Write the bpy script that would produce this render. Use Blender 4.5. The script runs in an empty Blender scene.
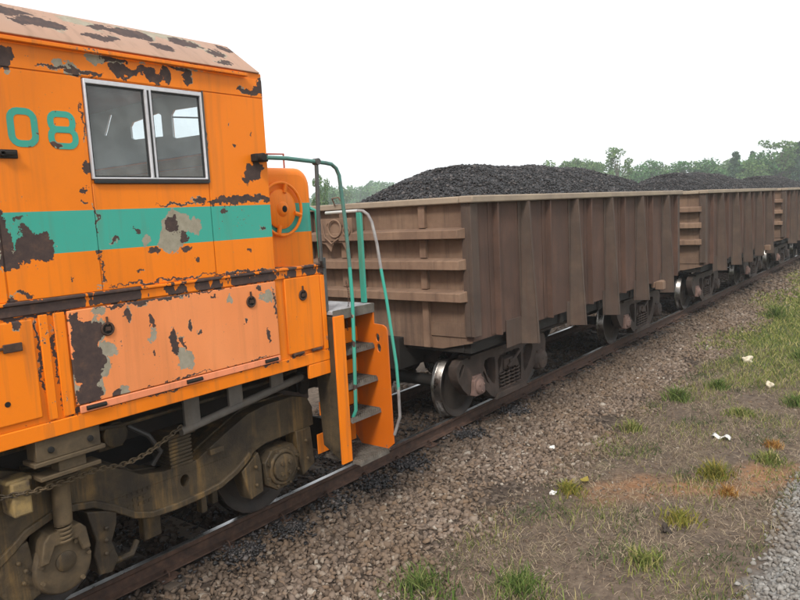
import bpy, math, random
import numpy as np
from mathutils import Vector, Matrix
from mathutils.geometry import tessellate_polygon

random.seed(7)
rng = np.random.default_rng(7)
scene = bpy.context.scene
col = scene.collection
R = math.radians

# ------------------------------------------------------------------ camera
cd = bpy.data.cameras.new('camera')
cam = bpy.data.objects.new('camera', cd)
col.objects.link(cam)
CAM = np.array([-7.32072, -6.0467, 2.84223])
_yaw, _pitch, _roll, _f = 0.66734, -0.12474, 0.0518, 699.012
_fw = np.array([math.cos(_yaw) * math.cos(_pitch), math.sin(_yaw) * math.cos(_pitch), math.sin(_pitch)])
_r0 = np.array([math.sin(_yaw), -math.cos(_yaw), 0])
_d0 = np.cross(_fw, _r0)
_c, _s = math.cos(_roll), math.sin(_roll)
_rt, _dn = _c * _r0 + _s * _d0, -_s * _r0 + _c * _d0
M4 = Matrix.Identity(4)
for _i in range(3):
    M4[_i][0], M4[_i][1], M4[_i][2], M4[_i][3] = _rt[_i], -_dn[_i], -_fw[_i], CAM[_i]
cam.matrix_world = M4
cd.sensor_fit = 'HORIZONTAL'
cd.sensor_width = 36.0
cd.lens = _f / 800 * 36.0
cd.clip_start, cd.clip_end = 0.1, 5000
scene.camera = cam

# ------------------------------------------------------------------ world, sun, exposure
SUN_DIR = Vector((-0.74, -0.36, 0.86)).normalized()       # towards the sun (veiled by cloud)
sun_el = math.asin(SUN_DIR.z)
sun_az = math.atan2(SUN_DIR.x, SUN_DIR.y)
world = bpy.data.worlds.new('World')
scene.world = world
world.use_nodes = True
wn, wl = world.node_tree.nodes, world.node_tree.links
wn.clear()
sky = wn.new('ShaderNodeTexSky')
sky.sky_type = 'NISHITA'
sky.sun_disc = False
sky.sun_elevation = sun_el
sky.sun_rotation = sun_az
sky.air_density, sky.dust_density, sky.ozone_density = 1.2, 4.0, 1.0
mixw = wn.new('ShaderNodeMix'); mixw.data_type = 'RGBA'
mixw.inputs['Factor'].default_value = 0.88                 # a closed, bright cloud deck
wl.new(sky.outputs[0], mixw.inputs['A'])
mixw.inputs['B'].default_value = (9.6, 9.9, 10.2, 1)
bg = wn.new('ShaderNodeBackground')
bg.inputs['Strength'].default_value = 0.11
wl.new(mixw.outputs['Result'], bg.inputs['Color'])
wo = wn.new('ShaderNodeOutputWorld')
wl.new(bg.outputs[0], wo.inputs[0])
sd = bpy.data.lights.new('sun', 'SUN')
sd.energy = 2.2
sd.angle = R(12)
sd.color = (1.0, 0.95, 0.87)
sun = bpy.data.objects.new('sun', sd)
col.objects.link(sun)
sun.rotation_euler = (-SUN_DIR).to_track_quat('-Z', 'Y').to_euler()
vs = scene.view_settings
vs.view_transform = 'Standard'
vs.look = 'None'
vs.exposure = 0.42
vs.gamma = 1
scene.render.engine = 'CYCLES'
scene.cycles.use_denoising = True
scene.cycles.max_bounces = 6
scene.cycles.transparent_max_bounces = 12
scene.cycles.volume_bounces = 1


# ------------------------------------------------------------------ node helper
class NT:
    def __init__(self, name):
        self.m = bpy.data.materials.new(name)
        self.m.use_nodes = True
        self.t = self.m.node_tree
        self.t.nodes.clear()
        self.out = self.t.nodes.new('ShaderNodeOutputMaterial')

    def n(self, typ, **kw):
        nd = self.t.nodes.new(typ)
        for k, v in kw.items():
            setattr(nd, k, v)
        return nd

    def put(self, sock, v):
        if isinstance(v, bpy.types.NodeSocket):
            self.t.links.new(v, sock)
        elif v is not None:
            if sock.type == 'RGBA' and len(v) == 3:
                v = (*v, 1)
            sock.default_value = v

    def obj(self):
        return self.n('ShaderNodeTexCoord').outputs['Object']

    def math(self, op, a, b=None, clamp=False):
        nd = self.n('ShaderNodeMath', operation=op, use_clamp=clamp)
        self.put(nd.inputs[0], a)
        if b is not None:
            self.put(nd.inputs[1], b)
        return nd.outputs[0]

    def vm(self, op, a, b=None, out=0):
        nd = self.n('ShaderNodeVectorMath', operation=op)
        self.put(nd.inputs[0], a)
        if b is not None:
            self.put(nd.inputs[1], b)
        return nd.outputs[out]

    def noise(self, vec, scale, detail=3, rough=0.55, color=False, dist=0):
        nd = self.n('ShaderNodeTexNoise')
        self.put(nd.inputs['Vector'], vec)
        nd.inputs['Scale'].default_value = scale
        nd.inputs['Detail'].default_value = detail
        nd.inputs['Roughness'].default_value = rough
        nd.inputs['Distortion'].default_value = dist
        return nd.outputs['Color' if color else 'Fac']

    def vor(self, vec, scale, feature='F1', out='Distance'):
        nd = self.n('ShaderNodeTexVoronoi', feature=feature)
        self.put(nd.inputs['Vector'], vec)
        nd.inputs['Scale'].default_value = scale
        return nd.outputs[out]

    def mr(self, v, a, b, c=0.0, d=1.0, smooth=False):
        nd = self.n('ShaderNodeMapRange')
        if smooth:
            nd.interpolation_type = 'SMOOTHSTEP'
        self.put(nd.inputs[0], v)
        for i, x in enumerate((a, b, c, d)):
            self.put(nd.inputs[i + 1], x)
        return nd.outputs[0]

    def mix(self, f, a, b, mode='MIX'):
        nd = self.n('ShaderNodeMix', data_type='RGBA', blend_type=mode)
        self.put(nd.inputs['Factor'], f)
        self.put(nd.inputs['A'], a)
        self.put(nd.inputs['B'], b)
        return nd.outputs['Result']

    def ramp(self, f, stops):
        nd = self.n('ShaderNodeValToRGB')
        self.put(nd.inputs[0], f)
        e = nd.color_ramp.elements
        while len(e) < len(stops):
            e.new(0.5)
        for el, (p, c) in zip(e, stops):
            el.position = p
            el.color = (*c, 1)
        return nd.outputs[0]

    def bump(self, h, strength=0.3, dist=0.01):
        nd = self.n('ShaderNodeBump')
        nd.inputs['Strength'].default_value = strength
        nd.inputs['Distance'].default_value = dist
        self.put(nd.inputs['Height'], h)
        return nd.outputs[0]

    def sep(self, v):
        nd = self.n('ShaderNodeSeparateXYZ')
        self.put(nd.inputs[0], v)
        return nd.outputs

    def scaled(self, v, s):
        return self.vm('MULTIPLY', v, s)

    def bsdf(self, color, rough=0.6, metal=0.0, normal=None, spec=0.5):
        nd = self.n('ShaderNodeBsdfPrincipled')
        self.put(nd.inputs['Base Color'], color)
        self.put(nd.inputs['Roughness'], rough)
        self.put(nd.inputs['Metallic'], metal)
        self.put(nd.inputs['Specular IOR Level'], spec)
        if normal is not None:
            self.put(nd.inputs['Normal'], normal)
        self.t.links.new(nd.outputs[0], self.out.inputs[0])
        return nd


ORANGE = (0.80, 0.192, 0.006)
TEAL = (0.045, 0.33, 0.25)
RUST = (0.070, 0.046, 0.040)
PRIMER = (0.34, 0.30, 0.23)


def paint(name, base, origin=(-5, 0, 0), rust=(), primer=(), band=None, chips=0.5, rough=0.42, tint=None, dirt=0.25, wearz=None):
    N = NT(name)
    P = N.obj()
    n1 = N.vm('SUBTRACT', N.noise(P, 7, 4, 0.62, color=True), (0.5, 0.5, 0.5))
    n2 = N.vm('SUBTRACT', N.noise(P, 34, 3, 0.6, color=True), (0.5, 0.5, 0.5))
    Pd = N.vm('ADD', P, N.vm('ADD', N.scaled(n1, (0.16, 0, 0.16)), N.scaled(n2, (0.06, 0, 0.06))))

    def dist(lst):
        cur = None
        for (x, z, rx, rz) in lst:
            d = N.vm('SUBTRACT', Pd, (x - origin[0], 0, z - origin[2]))
            d = N.vm('LENGTH', N.scaled(d, (1 / rx, 0, 1 / rz)), out=1)
            cur = d if cur is None else N.math('MINIMUM', cur, d)
        return cur
    # the paint itself: faint sun-bleaching, streaks of grime running down
    big = N.noise(P, 1.3, 3, 0.5)
    c = N.mix(N.mr(big, 0.3, 0.7, 0, 0.30), base, tint or (min(1, base[0] * 1.06), base[1] * 1.18, base[2] * 1.4))
    c = N.mix(N.mr(N.noise(N.scaled(P, (1, 1, 0.6)), 0.9, 4, 0.6), 0.5, 0.72, 0, 0.38), c, tuple(x * 0.62 for x in base))
    if band:
        z = N.sep(P)[2]
        bt = N.mix(N.mr(big, 0.3, 0.7, 0, 0.5), TEAL, (0.07, 0.37, 0.29))
        inb = N.math('MULTIPLY', N.math('GREATER_THAN', z, band[0]), N.math('LESS_THAN', z, band[1]))
        c = N.mix(inb, c, bt)
    streak = N.noise(N.scaled(P, (14, 3, 0.8)), 1.0, 4, 0.6)
    c = N.mix(N.mr(streak, 0.52, 0.75, 0, dirt), c, (0.16, 0.085, 0.04))
    fine = N.noise(P, 60, 3, 0.7)
    c = N.mix(N.mr(fine, 0.55, 0.8, 0, 0.10), c, (0.25, 0.12, 0.05))
    # chips
    clump = N.noise(P, 3.1, 2, 0.5)
    chipn = N.noise(N.scaled(P, (1, 1, 0.8)), 27, 4, 0.58)
    thr = N.mr(clump, 0.35, 0.7, 0.86 - 0.06 * chips, 0.735 - 0.055 * chips)
    speck = N.noise(P, 62, 3, 0.55)
    chipn = N.math('MAXIMUM', chipn, N.math('ADD', speck, N.mr(clump, 0.3, 0.7, -0.045, 0.02)))
    chip = N.math('GREATER_THAN', chipn, thr)
    chipr = N.math('GREATER_THAN', chipn, N.math('SUBTRACT', thr, 0.018))
    if wearz:
        z = N.sep(Pd)[2]
        for (z0, amp, w) in wearz:
            near = N.mr(N.math('ABSOLUTE', N.math('SUBTRACT', z, z0 - origin[2])), 0, w, 1, 0)
            lowf = N.noise(N.scaled(P, (3.0, 1, 1)), 1.6, 4, 0.7)
            e = N.math('GREATER_THAN', N.math('MULTIPLY', near, N.mr(lowf, 0.40, 0.62, 0, 1)), 1 - amp)
            chip = N.math('MAXIMUM', chip, e)
            chipr = N.math('MAXIMUM', chipr, e)
    rm, pm = chip, N.math('MULTIPLY', chipr, N.math('GREATER_THAN', clump, 0.5))
    if primer:
        pm = N.math('MAXIMUM', pm, N.math('LESS_THAN', dist(primer), 1.0))
    if rust:
        d = dist(rust)
        rm = N.math('MAXIMUM', rm, N.math('LESS_THAN', d, 0.95))
        pm = N.math('MAXIMUM', pm, N.math('MULTIPLY', N.math('LESS_THAN', d, 1.12), N.math('GREATER_THAN', N.noise(P, 5, 2), 0.56)))
    rv = N.noise(P, 18, 4, 0.7)
    rustc = N.ramp(rv, [(0.3, (0.050, 0.034, 0.032)), (0.55, RUST), (0.75, (0.12, 0.065, 0.045))])
    primc = N.ramp(rv, [(0.3, (0.24, 0.21, 0.15)), (0.7, PRIMER)])
    c = N.mix(pm, c, primc)
    c = N.mix(rm, c, rustc)
    bad = N.math('MAXIMUM', rm, pm)
    h = N.math('SUBTRACT', N.math('MULTIPLY', N.noise(P, 2.2, 2), 1.2), N.math('MULTIPLY', bad, 0.12))
    rr = N.mr(bad, 0, 1, rough, 0.8)
    N.bsdf(c, rr, 0, N.bump(h, 0.35, 0.012), 0.22)
    return N.m


def steel(name, stops, scale=6, rough=0.75, streak=None, metal=0.0, bump=0.35, bscale=40, spec=0.3, grease=0.0):
    N = NT(name)
    P = N.obj()
    f = N.noise(P, scale, 6, 0.65)
    c = N.ramp(f, stops)
    if streak:
        s = N.noise(N.scaled(P, (9, 9, 0.7)), 1.0, 5, 0.65)
        c = N.mix(N.mr(s, 0.5, 0.75, 0, streak[1]), c, streak[0])
    if grease:
        gm = N.mr(N.noise(P, 2.1, 5, 0.65), 0.46, 0.62, 0, grease)
        c = N.mix(gm, c, (0.018, 0.014, 0.011))
    N.bsdf(c, N.mr(f, 0.3, 0.7, rough - 0.1, rough + 0.1), metal, N.bump(N.noise(P, bscale, 4, 0.7), bump, 0.006), spec)
    return N.m


def steel_random(*a, **k):
    m_ = steel(*a, **k)
    t_ = m_.node_tree
    b_ = next(n_ for n_ in t_.nodes if n_.type == 'BSDF_PRINCIPLED')
    src = b_.inputs['Base Color'].links[0].from_socket
    oi = t_.nodes.new('ShaderNodeObjectInfo')
    mr_ = t_.nodes.new('ShaderNodeMapRange')
    mr_.inputs[1].default_value = 0.6
    mr_.inputs[4].default_value = 0.4
    t_.links.new(oi.outputs['Random'], mr_.inputs[0])
    mx = t_.nodes.new('ShaderNodeMix'); mx.data_type = 'RGBA'
    t_.links.new(mr_.outputs[0], mx.inputs['Factor'])
    t_.links.new(src, mx.inputs['A'])
    mx.inputs['B'].default_value = (0.20, 0.15, 0.105, 1)
    t_.links.new(mx.outputs['Result'], b_.inputs['Base Color'])
    return m_


def flat(name, color, rough=0.6, metal=0.0, var=0.25, scale=12, spec=0.4):
    N = NT(name)
    P = N.obj()
    f = N.noise(P, scale, 4, 0.6)
    c = N.mix(N.mr(f, 0.3, 0.7, 0, var), color, tuple(x * 0.5 for x in color))
    N.bsdf(c, rough, metal, N.bump(N.noise(P, scale * 4, 3), 0.2, 0.004), spec)
    return N.m


CAB_RUST = [(-5.26,2.74,0.113,0.101),(-5.17,2.74,0.064,0.09),(-5.29,2.8,0.037,0.1),(-5.36,2.66,0.054,0.05),(-5.41,2.8,0.041,0.208),(-5.28,3.9,0.054,0.09),(-4.51,3.92,0.085,0.041),(-4.56,3.99,0.107,0.027),(-4.41,3.92,0.08,0.021),(-4.26,3.91,0.075,0.057),(-4.15,3.93,0.043,0.058),(-4.33,3.95,0.049,0.028),(-3.96,3.95,0.045,0.067),(-4.03,4.0,0.108,0.015),(-3.87,4.03,0.075,0.015),(-4.77,3.87,0.129,0.02),(-3.35,3.9,0.153,0.033),(-3.24,3.95,0.044,0.066),(-4.83,3.25,0.042,0.053),(-3.39,3.22,0.098,0.066),(-3.46,3.18,0.064,0.033),(-3.32,3.29,0.055,0.042),(-3.49,3.02,0.33,0.033),(-3.74,3.0,0.16,0.024),(-4.14,2.99,0.18,0.011),(-3.95,3.02,0.056,0.031),(-4.22,2.84,0.069,0.067),(-4.12,2.76,0.045,0.06),(-4.38,2.66,0.041,0.037),(-4.1,2.64,0.045,0.03),(-3.73,2.93,0.03,0.024),(-4.51,2.81,0.024,0.021),(-4.69,2.75,0.03,0.021),(-4.79,2.67,0.029,0.021),(-3.31,2.76,0.033,0.017),(-4.85,3.1,0.028,0.013),(-4.85,3.03,0.021,0.013),(-5.31,2.94,0.018,0.019),(-5.41,2.36,0.03,0.081),(-5.33,2.45,0.049,0.019),(-4.92,3.88,0.208,0.013),(-3.59,2.33,0.031,0.016),(-4.61,3.98,0.022,0.04),(-4.80,2.9,0.008,0.12),(-4.79,2.55,0.007,0.10),(-3.84,3.5,0.010,0.2),(-3.84,3.25,0.012,0.05),(-4.82,3.55,0.008,0.12),(-4.3,2.43,0.5,0.010),(-3.6,2.42,0.3,0.012),(-3.55,3.45,0.02,0.02),(-3.6,3.6,0.012,0.016),(-3.4,3.55,0.014,0.02),(-5.0,2.5,0.014,0.018),(-4.5,2.52,0.02,0.012),(-4.0,2.55,0.018,0.022),(-3.5,2.6,0.03,0.014)]
CAB_PRIMER = [(-4.21,2.78,0.105,0.157),(-4.27,2.71,0.069,0.104),(-4.0,2.82,0.065,0.054),(-4.96,3.92,0.047,0.032),(-4.87,3.88,0.069,0.032),(-4.68,4.0,0.088,0.033),(-4.58,3.97,0.106,0.027),(-4.44,2.74,0.032,0.036),(-3.92,4.01,0.13,0.015),(-4.13,2.85,0.089,0.06),(-5.26,2.66,0.018,0.013),(-4.34,4.0,0.032,0.014)]
LOW_RUST = [(-4.97,2.12,0.127,0.135),(-4.97,1.94,0.127,0.191),(-5.0,1.72,0.105,0.096),(-5.04,2.23,0.054,0.067),(-5.04,1.62,0.097,0.034),(-4.65,2.23,0.031,0.043),(-4.47,2.14,0.024,0.066),(-4.28,1.96,0.035,0.091),(-4.21,1.95,0.018,0.038),(-4.78,1.67,0.045,0.043),(-3.36,1.85,0.028,0.069),(-3.43,2.26,0.033,0.034),(-3.58,2.01,0.021,0.025),(-4.2,1.93,0.013,0.046),(-4.8,1.6,0.151,0.018),(-4.96,2.17,0.035,0.054),(-3.73,2.32,0.143,0.016),(-4.37,2.29,0.171,0.015),(-3.68,1.62,0.094,0.017),(-4.52,1.63,0.082,0.015),(-4.0,2.302,0.3,0.010),(-4.6,2.30,0.3,0.014),(-3.27,2.1,0.010,0.16),(-4.3,1.665,0.35,0.007),(-3.6,1.668,0.25,0.008),(-3.9,2.24,0.03,0.012),(-4.45,1.9,0.012,0.02),(-4.12,2.06,0.02,0.035),(-4.05,1.98,0.012,0.03)]
LOW_PRIMER = [(-4.82,2.0,0.059,0.063),(-4.87,1.89,0.058,0.083),(-4.91,1.77,0.036,0.083),(-4.85,2.27,0.051,0.034),(-4.47,2.04,0.024,0.037),(-4.21,1.79,0.071,0.077),(-4.24,1.85,0.044,0.061),(-4.74,1.68,0.053,0.036),(-3.33,2.19,0.045,0.06),(-3.74,2.21,0.03,0.032),(-3.39,2.19,0.033,0.026)]

MT = {}
MT['cab'] = paint('orange_cab_paint', ORANGE, rust=CAB_RUST, primer=CAB_PRIMER, band=(2.69, 2.965), chips=0.45)
MT['salmon'] = paint('salmon_panel_paint', (0.79, 0.25, 0.082), rust=LOW_RUST, primer=LOW_PRIMER, chips=0.5, tint=(0.81, 0.32, 0.135), dirt=0.18)
MT['seam'] = paint('worn_seam_paint', ORANGE, chips=1.9, dirt=0.5)
MT['sill'] = paint('orange_sill_paint', ORANGE, chips=0.8, dirt=0.45, wearz=[(2.31, 0.6, 0.03), (1.60, 0.55, 0.02)], rust=[(-5.27, 2.05, 0.014, 0.25), (-5.24, 1.75, 0.012, 0.14), (-5.17, 2.0, 0.012, 0.2), (-5.155, 1.75, 0.010, 0.12), (-5.44, 2.30, 0.16, 0.012), (-5.04, 1.62, 0.09, 0.03), (-3.9, 2.33, 0.2, 0.02), (-3.0, 2.36, 0.25, 0.035), (-5.41, 2.3, 0.03, 0.07)])
MT['ledge'] = paint('worn_orange_ledge_paint', ORANGE, chips=0.7, wearz=[(2.345, 0.84, 0.07), (2.40, 0.78, 0.035)])
MT['orange'] = paint('orange_paint', ORANGE, chips=0.5, dirt=0.45)
MT['orange_shaded_dirty'] = paint('shaded_grimy_orange_paint', (0.56, 0.12, 0.006), chips=0.9, dirt=0.85)  # base orange darkened for the locomotive's shade, with real grime streaks on top
MT['nose'] = paint('orange_nose_paint', ORANGE, band=(2.70, 2.985), chips=0.35)
MT['roof'] = paint('bleached_roof_paint', (0.36, 0.195, 0.115), chips=1.1, dirt=0.6, tint=(0.31, 0.205, 0.15), rust=[(-4.95,4.2,0.2,0.05),(-4.55,4.16,0.16,0.04),(-4.3,4.27,0.28,0.05),(-4.05,4.18,0.12,0.04),(-3.75,4.28,0.16,0.05),(-3.5,4.22,0.10,0.04),(-3.3,4.3,0.1,0.03),(-5.2,4.28,0.3,0.04),(-3.55,4.12,0.09,0.02)], primer=[(-4.6,4.3,0.14,0.03),(-3.9,4.32,0.2,0.03)])
MT['teal'] = paint('teal_paint', TEAL, rust=[(-2.4, 1.6, 0.03, 0.03), (-2.4, 1.9, 0.03, 0.04), (-2.4, 1.2, 0.03, 0.03), (-5.17, 3.38, 0.035, 0.016), (-5.03, 3.38, 0.05, 0.022), (-5.12, 3.46, 0.01, 0.014), (-5.0, 3.60, 0.012, 0.01)], chips=0.8, rough=0.4, dirt=0.3, tint=(0.06, 0.36, 0.28))
MT['teal_worn'] = steel('worn_green_grey_rail_paint', [(0.3, (0.09, 0.13, 0.125)), (0.5, (0.075, 0.20, 0.165)), (0.7, (0.12, 0.11, 0.10))], 9, 0.5)
MT['grey_rail'] = steel('bare_grey_rail_metal', [(0.3, (0.16, 0.14, 0.14)), (0.7, (0.30, 0.29, 0.28))], 9, 0.5)
MT['pale_rail'] = flat('pale_rail_paint', (0.55, 0.57, 0.56), 0.4, var=0.2)
MT['dark_rail'] = steel('dark_post_metal', [(0.3, (0.05, 0.055, 0.055)), (0.7, (0.10, 0.095, 0.09))], 9, 0.6)
MT['truck'] = steel('oily_brown_truck_casting', [(0.25, (0.026, 0.019, 0.012)), (0.5, (0.058, 0.041, 0.023)), (0.75, (0.105, 0.072, 0.038))], 4, 0.62, ((0.24, 0.14, 0.045), 0.85), bump=0.8, bscale=55, grease=0.75)
MT['truck_grey'] = steel('grey_dirty_underframe', [(0.3, (0.075, 0.066, 0.058)), (0.7, (0.155, 0.135, 0.115))], 5, 0.7, ((0.10, 0.07, 0.045), 0.5))
MT['truck_dust'] = steel('dusty_tan_castings', [(0.3, (0.060, 0.043, 0.026)), (0.7, (0.135, 0.093, 0.050))], 5, 0.75, ((0.08, 0.06, 0.04), 0.5), grease=0.6)
MT['worn_yellow'] = steel('worn_yellow_block', [(0.38, (0.085, 0.060, 0.042)), (0.5, (0.20, 0.14, 0.065)), (0.65, (0.28, 0.19, 0.075))], 9, 0.7)
MT['black'] = steel('black_greasy_steel', [(0.3, (0.009, 0.008, 0.007)), (0.7, (0.024, 0.020, 0.017))], 6, 0.8)
MT['dark'] = flat('dark_hole', (0.01, 0.009, 0.008), 0.9)
MT['rail_side'] = steel('rusty_rail_steel', [(0.3, (0.030, 0.018, 0.014)), (0.55, (0.065, 0.036, 0.025)), (0.75, (0.11, 0.06, 0.04))], 12, 0.85, None)
MT['rail_top'] = steel('polished_rail_head', [(0.3, (0.45, 0.44, 0.43)), (0.7, (0.75, 0.75, 0.76))], 5, 0.32, None, metal=1.0, bump=0.1)
MT['tread'] = steel('polished_wheel_tread', [(0.3, (0.10, 0.09, 0.082)), (0.7, (0.24, 0.225, 0.21))], 8, 0.30, None, metal=1.0, bump=0.15)
MT['wheel'] = steel('brown_wheel_plate', [(0.3, (0.016, 0.013, 0.012)), (0.7, (0.045, 0.035, 0.029))], 5, 0.6, ((0.06, 0.04, 0.03), 0.4))
MT['side'] = steel('brown_dusty_wagon_side', [(0.25, (0.060, 0.034, 0.025)), (0.5, (0.086, 0.049, 0.036)), (0.75, (0.125, 0.070, 0.050))], 1.6, 0.85, ((0.055, 0.037, 0.031), 0.7), bump=0.25)
MT['pillar'] = steel('grey_brown_wagon_pillar', [(0.25, (0.050, 0.034, 0.027)), (0.55, (0.082, 0.057, 0.044)), (0.75, (0.115, 0.080, 0.058))], 2.5, 0.85, ((0.075, 0.038, 0.026), 0.6), bump=0.25)
MT['end'] = steel('tan_dusty_wagon_end', [(0.25, (0.135, 0.082, 0.056)), (0.5, (0.195, 0.121, 0.081)), (0.75, (0.26, 0.168, 0.112))], 2.0, 0.88, ((0.105, 0.066, 0.048), 0.75), bump=0.3)
MT['end_wall'] = steel('shaded_stained_end_sheet', [(0.25, (0.105, 0.064, 0.044)), (0.5, (0.165, 0.104, 0.070)), (0.75, (0.24, 0.158, 0.105))], 1.8, 0.9, ((0.075, 0.050, 0.040), 0.8), bump=0.5, bscale=9)  # darker version of the end colour: shade between the ribs painted in, plus stains
MT['rim'] = steel('dusty_wagon_top_rail', [(0.25, (0.22, 0.17, 0.13)), (0.7, (0.33, 0.26, 0.19))], 3, 0.85, None)
MT['bogie'] = steel('brown_bogie_casting', [(0.25, (0.022, 0.015, 0.012)), (0.5, (0.046, 0.031, 0.025)), (0.75, (0.078, 0.053, 0.042))], 5, 0.75, ((0.085, 0.062, 0.05), 0.35), bump=0.5, grease=0.5)
MT['pink'] = steel('pinkish_bearing_adapter', [(0.3, (0.10, 0.060, 0.049)), (0.7, (0.19, 0.122, 0.102))], 8, 0.85)
MT['grating'] = steel('galvanised_grating', [(0.3, (0.07, 0.058, 0.048)), (0.7, (0.16, 0.14, 0.118))], 9, 0.8)
MT['plate'] = steel('pale_deck_plate', [(0.35, (0.20, 0.20, 0.205)), (0.55, (0.34, 0.34, 0.35)), (0.7, (0.17, 0.155, 0.14))], 14, 0.55)
MT['alu'] = flat('aluminium_window_frame', (0.62, 0.60, 0.62), 0.38, 0.3, var=0.3, scale=20)
MT['rubber'] = flat('black_rubber', (0.02, 0.02, 0.02), 0.6)
MT['interior'] = flat('grey_cab_lining', (0.68, 0.76, 0.79), 0.6, var=0.2, scale=3)
MT['wood'] = steel('brown_reflection_slats', [(0.3, (0.34, 0.20, 0.11)), (0.7, (0.66, 0.44, 0.27))], 5, 0.7)  # brown of a reflection in the cab panes, given to slats
MT['salmon_hinge'] = paint('salmon_strip_paint', (0.80, 0.26, 0.12), chips=1.0, dirt=0.3)
MT['red_iron'] = flat('red_grab_iron_paint', (0.34, 0.085, 0.05), 0.6)
MT['hose'] = flat('hose_rubber', (0.035, 0.032, 0.03), 0.5)


def glass_mat():
    N = NT('dusty_window_glass')
    tr = N.n('ShaderNodeBsdfTransparent')
    tr.inputs[0].default_value = (0.84, 0.89, 0.90, 1)
    gl = N.n('ShaderNodeBsdfGlossy')
    gl.inputs['Roughness'].default_value = 0.03
    df = N.n('ShaderNodeBsdfDiffuse')
    df.inputs[0].default_value = (0.50, 0.52, 0.51, 1)
    fr = N.n('ShaderNodeFresnel')
    fr.inputs[0].default_value = 1.6
    m1 = N.n('ShaderNodeMixShader')
    dusty = N.mr(N.noise(N.obj(), 6, 4), 0.35, 0.75, 0.05, 0.14)
    N.put(m1.inputs[0], dusty)
    N.t.links.new(tr.outputs[0], m1.inputs[1])
    N.t.links.new(df.outputs[0], m1.inputs[2])
    m2 = N.n('ShaderNodeMixShader')
    bf = N.n('ShaderNodeNewGeometry').outputs['Backfacing']
    N.put(m2.inputs[0], N.math('MULTIPLY', fr.outputs[0], N.math('SUBTRACT', 1.0, bf)))
    N.t.links.new(m1.outputs[0], m2.inputs[1])
    N.t.links.new(gl.outputs[0], m2.inputs[2])
    N.t.links.new(m2.outputs[0], N.out.inputs[0])
    return N.m


MT['glass'] = glass_mat()


def stone_mat(name, stops, raily=True, rough=0.9):
    N = NT(name)
    g = N.n('ShaderNodeNewGeometry')
    P = N.obj()
    rp = g.outputs['Random Per Island']
    c = N.ramp(rp, stops)
    c = N.mix(N.mr(N.noise(P, 45, 3, 0.7), 0.3, 0.75, 0, 0.45), c, (0.10, 0.075, 0.055), 'MIX')
    patch = N.noise(P, 1.1, 3, 0.6)
    c = N.mix(N.mr(patch, 0.42, 0.66, 0, 0.45), c, (0.13, 0.085, 0.05))
    if raily:    # rust and brake dust settle beside the rail
        y = N.math('ABSOLUTE', N.sep(P)[1])
        w = N.math('ADD', y, N.math('MULTIPLY', N.math('SUBTRACT', N.noise(P, 2.3, 3), 0.5), 0.9))
        c = N.mix(N.mr(w, 0.85, 1.75, 0.84, 0.0), c, (0.040, 0.028, 0.021))
    N.bsdf(c, rough, 0, N.bump(N.noise(P, 90, 3), 0.4, 0.004), 0.2)
    return N.m


MT['ballast'] = stone_mat('brown_ballast_stone', [(0.0, (0.072, 0.052, 0.040)), (0.3, (0.155, 0.114, 0.088)), (0.55, (0.225, 0.170, 0.134)), (0.78, (0.195, 0.130, 0.086)), (0.95, (0.29, 0.235, 0.19)), (1.0, (0.42, 0.37, 0.31))])
MT['grey_stone'] = stone_mat('grey_crushed_stone', [(0.0, (0.15, 0.145, 0.135)), (0.4, (0.23, 0.22, 0.205)), (0.8, (0.29, 0.28, 0.26)), (1.0, (0.37, 0.36, 0.34))], raily=False)


def ore_mat():
    N = NT('manganese_ore')
    g = N.n('ShaderNodeNewGeometry')
    P = N.obj()
    c = N.ramp(g.outputs['Random Per Island'], [(0.0, (0.006, 0.0055, 0.006)), (0.5, (0.017, 0.0155, 0.016)), (0.85, (0.040, 0.035, 0.035)), (1.0, (0.095, 0.080, 0.074))])
    N.bsdf(c, 0.5, 0, N.bump(N.noise(P, 70, 3), 0.5, 0.006), 0.35)
    return N.m


MT['ore'] = ore_mat()


def grass_mat(name, stops, trans=0.25):
    N = NT(name)
    g = N.n('ShaderNodeNewGeometry')
    c = N.ramp(g.outputs['Random Per Island'], stops)
    df = N.n('ShaderNodeBsdfDiffuse')
    N.put(df.inputs[0], c)
    tl = N.n('ShaderNodeBsdfTranslucent')
    N.put(tl.inputs[0], c)
    m = N.n('ShaderNodeMixShader')
    m.inputs[0].default_value = trans
    N.t.links.new(df.outputs[0], m.inputs[1])
    N.t.links.new(tl.outputs[0], m.inputs[2])
    N.t.links.new(m.outputs[0], N.out.inputs[0])
    return N.m


MT['grass'] = grass_mat('green_grass', [(0, (0.075, 0.105, 0.030)), (0.4, (0.165, 0.205, 0.055)), (0.75, (0.30, 0.295, 0.095)), (1, (0.45, 0.37, 0.18))])
MT['weed'] = grass_mat('dull_green_weed', [(0, (0.045, 0.060, 0.028)), (0.5, (0.085, 0.115, 0.048)), (1, (0.16, 0.18, 0.085))])
MT['grass_bright'] = grass_mat('bright_green_blades', [(0, (0.050, 0.085, 0.024)), (0.45, (0.105, 0.165, 0.042)), (0.85, (0.21, 0.25, 0.080)), (1, (0.36, 0.29, 0.15))])
MT['grass_yellow'] = grass_mat('yellow_green_blades', [(0, (0.10, 0.13, 0.025)), (0.5, (0.23, 0.22, 0.05)), (1, (0.36, 0.27, 0.07))])
MT['grass_dead'] = grass_mat('orange_dead_blades', [(0, (0.22, 0.10, 0.03)), (0.5, (0.38, 0.19, 0.05)), (1, (0.42, 0.28, 0.11))])
MT['straw'] = grass_mat('dry_straw', [(0, (0.08, 0.056, 0.038)), (0.4, (0.27, 0.205, 0.14)), (0.85, (0.50, 0.40, 0.28)), (1, (0.20, 0.20, 0.085))], 0.1)
LEAF_STOPS = [(0, (0.034, 0.100, 0.034)), (0.5, (0.080, 0.195, 0.068)), (0.85, (0.125, 0.24, 0.088)), (1, (0.17, 0.25, 0.11))]
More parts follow.
